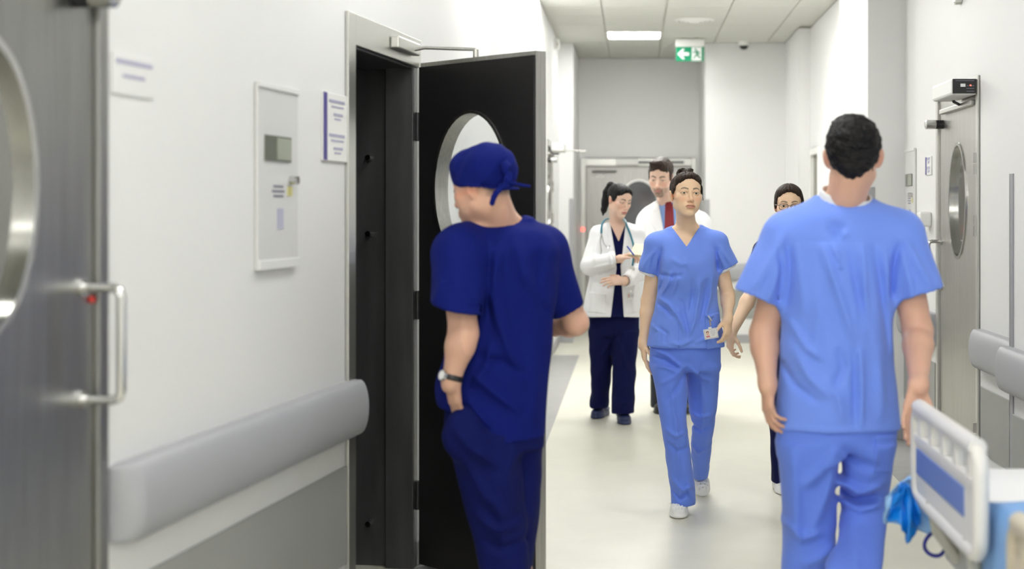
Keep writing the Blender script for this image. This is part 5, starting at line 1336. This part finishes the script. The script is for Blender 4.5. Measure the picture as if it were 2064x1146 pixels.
    croc(t, at(1576, 0, 7.60)*V(1, 1, 0), 4, M_CLOGW, 0, .95); croc(t, at(1622, 0, 7.84)*V(1, 1, 0), -4, M_CLOGW, 0, .95)
    return t
# ------------------------------------------------------------------ the man in navy scrubs and cap at the open door
def build_surgeon():
    FOLD[0] = 2.3
    t = person('person', at(1010, 1310, 4.85)*V(1, 1, 0), 'man in navy scrubs and surgical cap turned towards the open dark door, hand in pocket')
    Y = 4.85
    h = Head(at(973, 378, 4.82), rot(-122, 10, 0), 1.06, male=True)
    B = Shape(); h.build(B, at(1010, 462, 4.88), .060, eyes_open=.004)
    tr = rows((446, 955, 1068, 4.88, .07), (460, 930, 1095, 4.87, .105), (490, 906, 1122, 4.86, .125), (540, 912, 1122, 4.85, .130), (600, 914, 1118, 4.85, .130), (650, 906, 1113, 4.85, .130), (720, 893, 1108, 4.85, .132), (775, 876, 1105, 4.85, .135), (825, 886, 1102, 4.85, .135), (880, 930, 1098, 4.85, .135))
    B.loft(shrink(tr, .034), .03)
    shL, shR = at(921, 505, 4.76), at(1096, 505, 4.95)
    B.cone(at(1010, 455, 4.87), shL, .05, .055, .03); B.cone(at(1010, 455, 4.87), shR, .05, .055, .03)
    elL, wrL = at(934, 672, 4.69), at(910, 764, 4.67); elR, wrR = at(1160, 650, 5.02), at(1120, 660, 5.26)
    limb(B, shL, elL, wrL, (.058, .048, .047, .029)); limb(B, shR, elR, wrR, (.056, .044, .044, .029))
    z1 = hand(B, wrL, (.10, .42, -1), (.6, .8, 0), (-.7, .6, 0), (.15, .15, .18, .2), 1.0, spread=.62, thumb_out=.2)
    z2 = hand(B, wrR, (-.7, .7, .0), (0, .3, -1), (-.3, .2, 1), (.5, .55, .6, .65), 1.0)
    legs_body(B, [at(985, 900, Y), at(1050, 900, 4.93)], [at(1004, 1080, Y), at(1052, 1080, 4.95)], [at(1025, 1270, 4.85), at(1048, 1270, 4.98)], r=(.055, .036, .034, .03))
    hb = hbox(h)
    def col(P):
        c = h.color(P, SKIN_M, lip=srgb(190, 120, 110)[:3], beard=.22, hairc=(.10, .075, .06), brow_w=.005); l = h.loc(P)
        m = np.clip((l[:, 1]-.045)/.02, 0, 1)*np.clip((l[:, 2]+.045)/.015, 0, 1); m = np.maximum(m, np.clip((l[:, 2]-.0)/.01, 0, 1)*(l[:, 1] > -.025)*(l[:, 1] < .012))
        return c*(1-.75*m[:, None])+np.array((.10, .07, .055))*.75*m[:, None]
    body = sculpt('body', B, .0055, M_SKIN, t, col, zones=[(hb[0], hb[1], .0035), z1+(.0035,), z2+(.004,)])
    h.eyes(body, (0, 12))
    S = Shape()
    h.E(S, (0, .016, .040), (.0935, .106, .092)); h.E(S, (0, .04, .06), (.083, .084, .075), .02); h.E(S, (0, -.045, .07), (.070, .062, .058), .02)
    S.halfspaces(h.c-.25, h.c+.25, [(h.p(0, -.09, .026), h.R@V(0, .27, 1.0))], .006)
    for a, b in (([(-.03, -.075, .11), (-.08, -.02, .09), (-.05, .08, .09)], .004), ([(.03, -.08, .10), (.06, 0, .115), (.03, .09, .10)], .004)):
        S.fold([h.p(*q) for q in a], .008, b)
    S.wob(.003, 45, 61)
    band = [h.p(.0868*math.cos(a), .016+.1055*math.sin(a), .031-.27*(.106+.1055*math.sin(a))) for a in np.linspace(0, 2*PI, 40)]
    S.chain(band, [.0030*h.s]*40, .006)
    cap = sculpt('surgical_cap', S, .0042, M_NAVY, t)
    K = Shape(); K.ell(at(1020, 338, 4.710), (.018, .018, .024)); K.ell(at(1016, 376, 4.710), (.020, .016, .014), None, .01); K.chain([at(1020, 340, 4.705), at(1021, 360, 4.700), at(1016, 376, 4.705)], [.010, .008, .010], .008); K.wob(.002, 120, 3); sculpt('tie_knot', K, .004, M_NAVY, cap)
    for pts, wd in (([at(1012, 378, 4.700), at(1000, 388, 4.690), at(995, 398, 4.690), at(992, 409, 4.695)], .010), ([at(1018, 372, 4.705), at(1036, 369, 4.695), at(1052, 373, 4.690), at(1067, 375, 4.690)], .006), ([at(1020, 345, 4.705), at(1028, 352, 4.695), at(1027, 364, 4.690)], .008)):
        K = Shape()
        for a, b in zip(pts, pts[1:]): K.cone(a, b, wd, wd, .003, sq=(V(0, 1, 0), .35))
        sculpt('tie_ribbon', K, .003, M_NAVY, cap)
    T = Shape(); T.loft(tr, 0, capk=.006)
    T.cone(at(965, 462, 4.87), shL+V(0, 0, -.01), .05, .075, .04); T.cone(at(1055, 462, 4.88), shR+V(0, 0, -.01), .05, .072, .04)
    s1 = sleeve(T, at(930, 514, 4.74), at(922, 624, 4.68), .096, .092, .05, cutn=V(-.26, 0, -1)); s2 = sleeve(T, at(1094, 510, 4.95), at(1147, 626, 4.99), .088, .060, .05)
    for pts, w, a in (([(1010, 470), (1000, 560), (1030, 680)], .022, .009), ([(990, 520), (984, 580), (986, 660)], .016, -.005), ([(1040, 480), (1060, 560), (1100, 620)], .02, .008), ([(980, 560), (1010, 660), (1060, 780)], .02, .008), ([(1085, 500), (1080, 580), (1098, 640)], .016, -.008), ([(950, 750), (1000, 790), (1050, 830)], .018, .010), ([(960, 720), (1010, 730), (1060, 760)], .018, -.007), ([(940, 800), (965, 830), (990, 860)], .014, .010), ([(1070, 700), (1078, 780), (1070, 860)], .02, .007), ([(990, 690), (980, 740), (950, 780)], .016, .008), ([(900, 560), (890, 590), (880, 610)], .014, .007)):
        fold_px(T, pts, 4.72, w, a, 4.90)
    T.wob(.004, 16, 63)
    T.cone(at(1008, 475, 4.89), at(1002, 420, 4.85), .070, .088, .006, 's')
    carve_quad(T, [(850, 826), (935, 838), (985, 872), (1010, 910), (850, 910)], 4.72, 5.2)
    hollow(T, s1); hollow(T, s2); sculpt('scrub_top', T, .007, M_NAVY, t)
    U = Shape(); U.cone(at(1008, 475, 4.89), at(1005, 440, 4.865), .086, .074, cut=True); U.cone(at(1008, 480, 4.89), at(1004, 425, 4.86), .074, .066, .004, 's'); sculpt('undershirt_collar', U, .005, M_UNDER, t)
    L = Shape(); L.loft(rows((800, 900, 1100, Y, .12), (870, 900, 1098, Y, .125), (905, 914, 1096, Y, .115)), 0)
    L.loft(rows((870, 900, 1052, 4.82, .118), (950, 918, 1054, 4.82, .110), (1050, 946, 1060, 4.84, .098), (1146, 966, 1068, 4.85, .092), (1285, 978, 1076, 4.86, .095)), .025, n=2.2)
    L.loft(rows((870, 1020, 1097, 4.93, .11), (1000, 1024, 1090, 4.95, .10), (1146, 1010, 1074, 4.97, .09), (1285, 1012, 1086, 4.98, .095)), .012, n=2.2)
    L.ell(at(934, 872, 4.715), (.062, .052, .085), None, .07)
    for pts, w, a in (([(915, 850), (960, 900), (1010, 940)], .02, .009), ([(940, 930), (980, 1000), (1030, 1050)], .02, .008), ([(1040, 900), (1020, 960), (1030, 1040)], .018, .008), ([(960, 1040), (1000, 1070), (1055, 1060)], .016, .009), ([(970, 1090), (1010, 1110), (1060, 1100)], .016, -.008), ([(1000, 950), (1010, 1050), (1010, 1146)], .02, .007)): fold_px(L, pts, 4.72, w, a, 4.90)
    L.wob(.003, 16, 67); sculpt('trousers', L, .0075, M_NAVYD if False else mat('scrub_navy_trousers', srgb(13, 22, 84), .85, spec=.15, bump=.12, bscale=30, var=.05, vscale=6), t)
    croc(t, at(1026, 0, 4.90)*V(1, 1, 0), -150, M_CLOGN, 0, 1.05, holes=False); croc(t, at(1056, 0, 5.04)*V(1, 1, 0), -150, M_CLOGN, 0, 1.05, holes=False)
    # wrist watch
    ax_ = unit(wrL-elL); wc = wrL-ax_*.006; e1 = unit(np.cross(ax_, V(0, 1, 0))); e2 = np.cross(ax_, e1)
    mb = MB(); rr = .0335; n = 28; rings = []
    for s_ in (-.009, .009): rings.append([mb.bm.verts.new(wc+ax_*s_+(e1*math.cos(2*PI*i/n)+e2*math.sin(2*PI*i/n))*rr) for i in range(n)])
    for i in range(n): mb.bm.faces.new((rings[0][i], rings[0][(i+1) % n], rings[1][(i+1) % n], rings[1][i]))
    wt = mb.build('wristwatch', M_BLACK, t, smooth=True); so = wt.modifiers.new('thickness', 'SOLIDIFY'); so.thickness = .003; so.offset = 1
    cd = unit(-.75*V(1, 0, 0)-.66*V(0, 1, 0)); cd = unit(cd-ax_*(cd@ax_)); mb = MB(); mb.tube([wc+cd*(rr-.002), wc+cd*(rr+.009)], .018, 20); cs = mb.build('watch_case', M_CHROME, wt, smooth=True)
    mb = MB(); mb.tube([wc+cd*(rr+.009), wc+cd*(rr+.0098)], .0145, 20); mb.build('watch_dial', M_WHITE, cs)
    return t
woman_doctor = build_woman_doctor(); man_doctor = build_man_doctor(); glasses_woman = build_glasses_woman(); surgeon = build_surgeon()

# ================================================================== hospital bed along the wall
M_BEDW = mat('bed_plastic', srgb(222, 220, 216), .4); M_BEDB = mat('bed_blue_inlay', srgb(104, 128, 196), .45)
M_BEIGE = mat('bed_beige', srgb(196, 186, 166), .45); M_SHEET = mat('bed_sheet_white', (.86, .86, .86), .8, bump=.15, bscale=40)
M_BLANKET = mat('blanket_blue', srgb(112, 164, 224), .85, bump=.2, bscale=60, sheen=.2); M_BEDF = mat('bed_frame_grey', srgb(176, 176, 168), .4)
bed = empty('hospital_bed', (1.3, 3.3, 0), 'hospital bed with white mattress and blue blanket along the wall, in front', 'bed')
MB().box(.96, 1.60, 1.9, 4.40, .42, .50).build('bed_frame', M_BEDF, bed, bevel=.012)
S = Shape(); S.loft([(.52, 1.26, 3.15, .315, 1.27), (.56, 1.26, 3.15, .325, 1.28), (.66, 1.26, 3.15, .325, 1.28), (.705, 1.26, 3.15, .310, 1.26)], 0, n=9, capk=.03); S.wob(.003, 9, 71)
sculpt('mattress', S, .014, M_SHEET, bed)
# blanket folded over the mattress
n = 40; mrows = 34; P = []; Q = []
for i in range(n+1):
    v = i/n; y = 3.74-1.8*v
    for j in range(mrows+1):
        s_ = j/mrows*1.02-.30            # arc length across: hangs over the corridor side first
        edge = .925+.012*math.sin(9*y+1)
        rr = .03
        if s_ < 0: x, z = edge-.012+.014*math.sin(17*y+3*s_)*(-s_/.3), .735+s_*.9
        else: x, z = edge+min(s_, .62), .735+.012*math.sin(6*y+9*s_)*math.exp(-s_)
        sk = max(0, s_)*.45
        P.append((x, y+sk*(1-v)*1.1, z+.006*math.sin(23*y+5*x)))
for i in range(n):
    for j in range(mrows):
        a = i*(mrows+1)+j; Q.append((a, a+1, a+mrows+2, a+mrows+1))
b = mesh_from('blanket', np.array(P), np.array(Q), M_BLANKET, bed); so = b.modifiers.new('thickness', 'SOLIDIFY'); so.thickness = .012; so.offset = 1
def side_rail(y0, y1, z0, z1, m, slots=True, top_r=.05):
    o = Vector((.88, (y0+y1)/2, (z0+z1)/2)); u = Vector((0, 1, 0)); w = Vector((1, 0, 0)); hw, hh = (y1-y0)/2, (z1-z0)/2
    rl = None
    # rounded outer frame as a closed tube
    pts = [o+u*a+ZV*b_ for a, b_ in rrect(hw-.02, hh-.02, .055, 5)]
    rl = MB().tube(pts, .021, 10, closed=True).build('side_rail', m, bed, smooth=True)
    zt = z1-.02
    MB().tube([o+u*(-hw+.05)+ZV*(hh-.014), o+u*(hw-.05)+ZV*(hh-.012)], .024, 12).build('top_grip', m, rl, smooth=True)
    zm = hh-.105
    MB().obox(o, u, ZV, w, -hw+.02, hw-.02, zm-.018, zm+.012, -.014, .014).build('cross_bar', m, rl, bevel=.005)
    for k in range(5):
        a = -hw+.11+k*(2*hw-.22)/4
        MB().obox(o, u, ZV, w, a-.022, a+.022, zm+.01, hh-.02, -.013, .013).build('baluster', m, rl, bevel=.006)
    MB().obox(o, u, ZV, w, -hw+.03, hw-.03, -hh+.02, zm-.016, -.009, .009).build('lower_panel', m, rl, bevel=.004)
    MB().obox(o, u, ZV, w, -hw+.16, hw-.06, -hh+.095, zm-.03, -.0125, .0125).build('blue_inlay', M_BEDB, rl, bevel=.004)
    return rl
side_rail(3.59, 4.44, .595, .905, M_BEDW)
side_rail(2.45, 3.30, .50, .80, M_BEIGE)
for y in (4.22, 3.75):
    MB().tube([(.885, y, .64), (.90, y, .55), (.965, y, .46)], .02, 8).build('rail_bracket', M_BEDF, bed, smooth=True)
MB().tube([(.885, 3.0, .52), (.90, 3.0, .49), (.965, 3.0, .46)], .02, 8).build('rail_bracket', M_BEDF, bed, smooth=True)
for x in (1.02, 1.54):
    for y in (2.1, 4.22):
        MB().box(x-.035, x+.035, y-.035, y+.035, .12, .43).build('leg', M_BEDF, bed, bevel=.008)
        cst = MB().tube([(x-.018, y, .065), (x+.018, y, .065)], .065, 20).build('caster', M_BLACK, bed, smooth=True)
# blue plastic bag hanging from the rail
bag = empty('plastic_bag', (.83, 4.36, .58), 'crumpled blue plastic bag and pale wrap hanging from the bed rail', 'bag')
def drape(name, outline, Y, m, amp, seed, parent, yo=0.0, thick=.004):
    """a hanging crumpled sheet: fan of folds from its upper point, folded in depth"""
    rg = random.Random(seed); top = outline[0]; n = 14; pts = outline[1:]
    L = np.array(pts, float); seg = np.r_[0, np.cumsum(np.linalg.norm(np.diff(L, axis=0), axis=1))]; q = np.linspace(0, seg[-1], 36)
    E = np.stack([np.interp(q, seg, L[:, i]) for i in (0, 1)], 1); P = []; Q = []
    for i in range(n+1):
        r = .06+.94*i/n
        for j in range(36):
            x = top[0]+(E[j, 0]-top[0])*r; y = top[1]+(E[j, 1]-top[1])*r
            dy = amp*r*(math.sin(j*.9+seed)+.5*math.sin(j*2.1+3*r+seed))+.015*math.sin(7*r+j*.4+seed)
            P.append(at(x, y, Y+yo)+V(0, dy, 0))
    for i in range(n):
        for j in range(35):
            a = i*36+j; Q.append((a, a+1, a+37, a+36))
    o = mesh_from(name, np.array(P), np.array(Q), m, parent); so = o.modifiers.new('thickness', 'SOLIDIFY'); so.thickness = thick; so.offset = 0; return o
M_WRAP = mat('pale_blue_film', srgb(150, 196, 244), .3, sheen=.1); M_BAG = mat('bright_blue_film', srgb(10, 128, 226), .35)
drape('pale_wrap', [(1846, 958), (1846, 958), (1812, 968), (1788, 1000), (1778, 1040), (1784, 1062), (1806, 1056), (1840, 1062), (1868, 1076), (1896, 1082), (1893, 1040), (1870, 1000), (1850, 962)], 4.40, M_WRAP, .022, 2, bag, .03)
drape('blue_bag', [(1822, 972), (1812, 976), (1800, 1010), (1788, 1052), (1810, 1048), (1816, 1068), (1826, 1074), (1829, 1096), (1844, 1080), (1857, 1060), (1850, 1020), (1832, 978)], 4.36, M_BAG, .016, 5, bag, -.045)
lp = at(1884, 1096, 4.34); MB().tube([lp+V(.031*math.cos(a), .01*math.sin(2*a), .036*math.sin(a)) for a in np.linspace(0, 2*PI, 28, endpoint=False)], .006, 8, closed=True).build('strap_loop', mat('strap_navy', srgb(40, 44, 140), .5), bag, smooth=True)
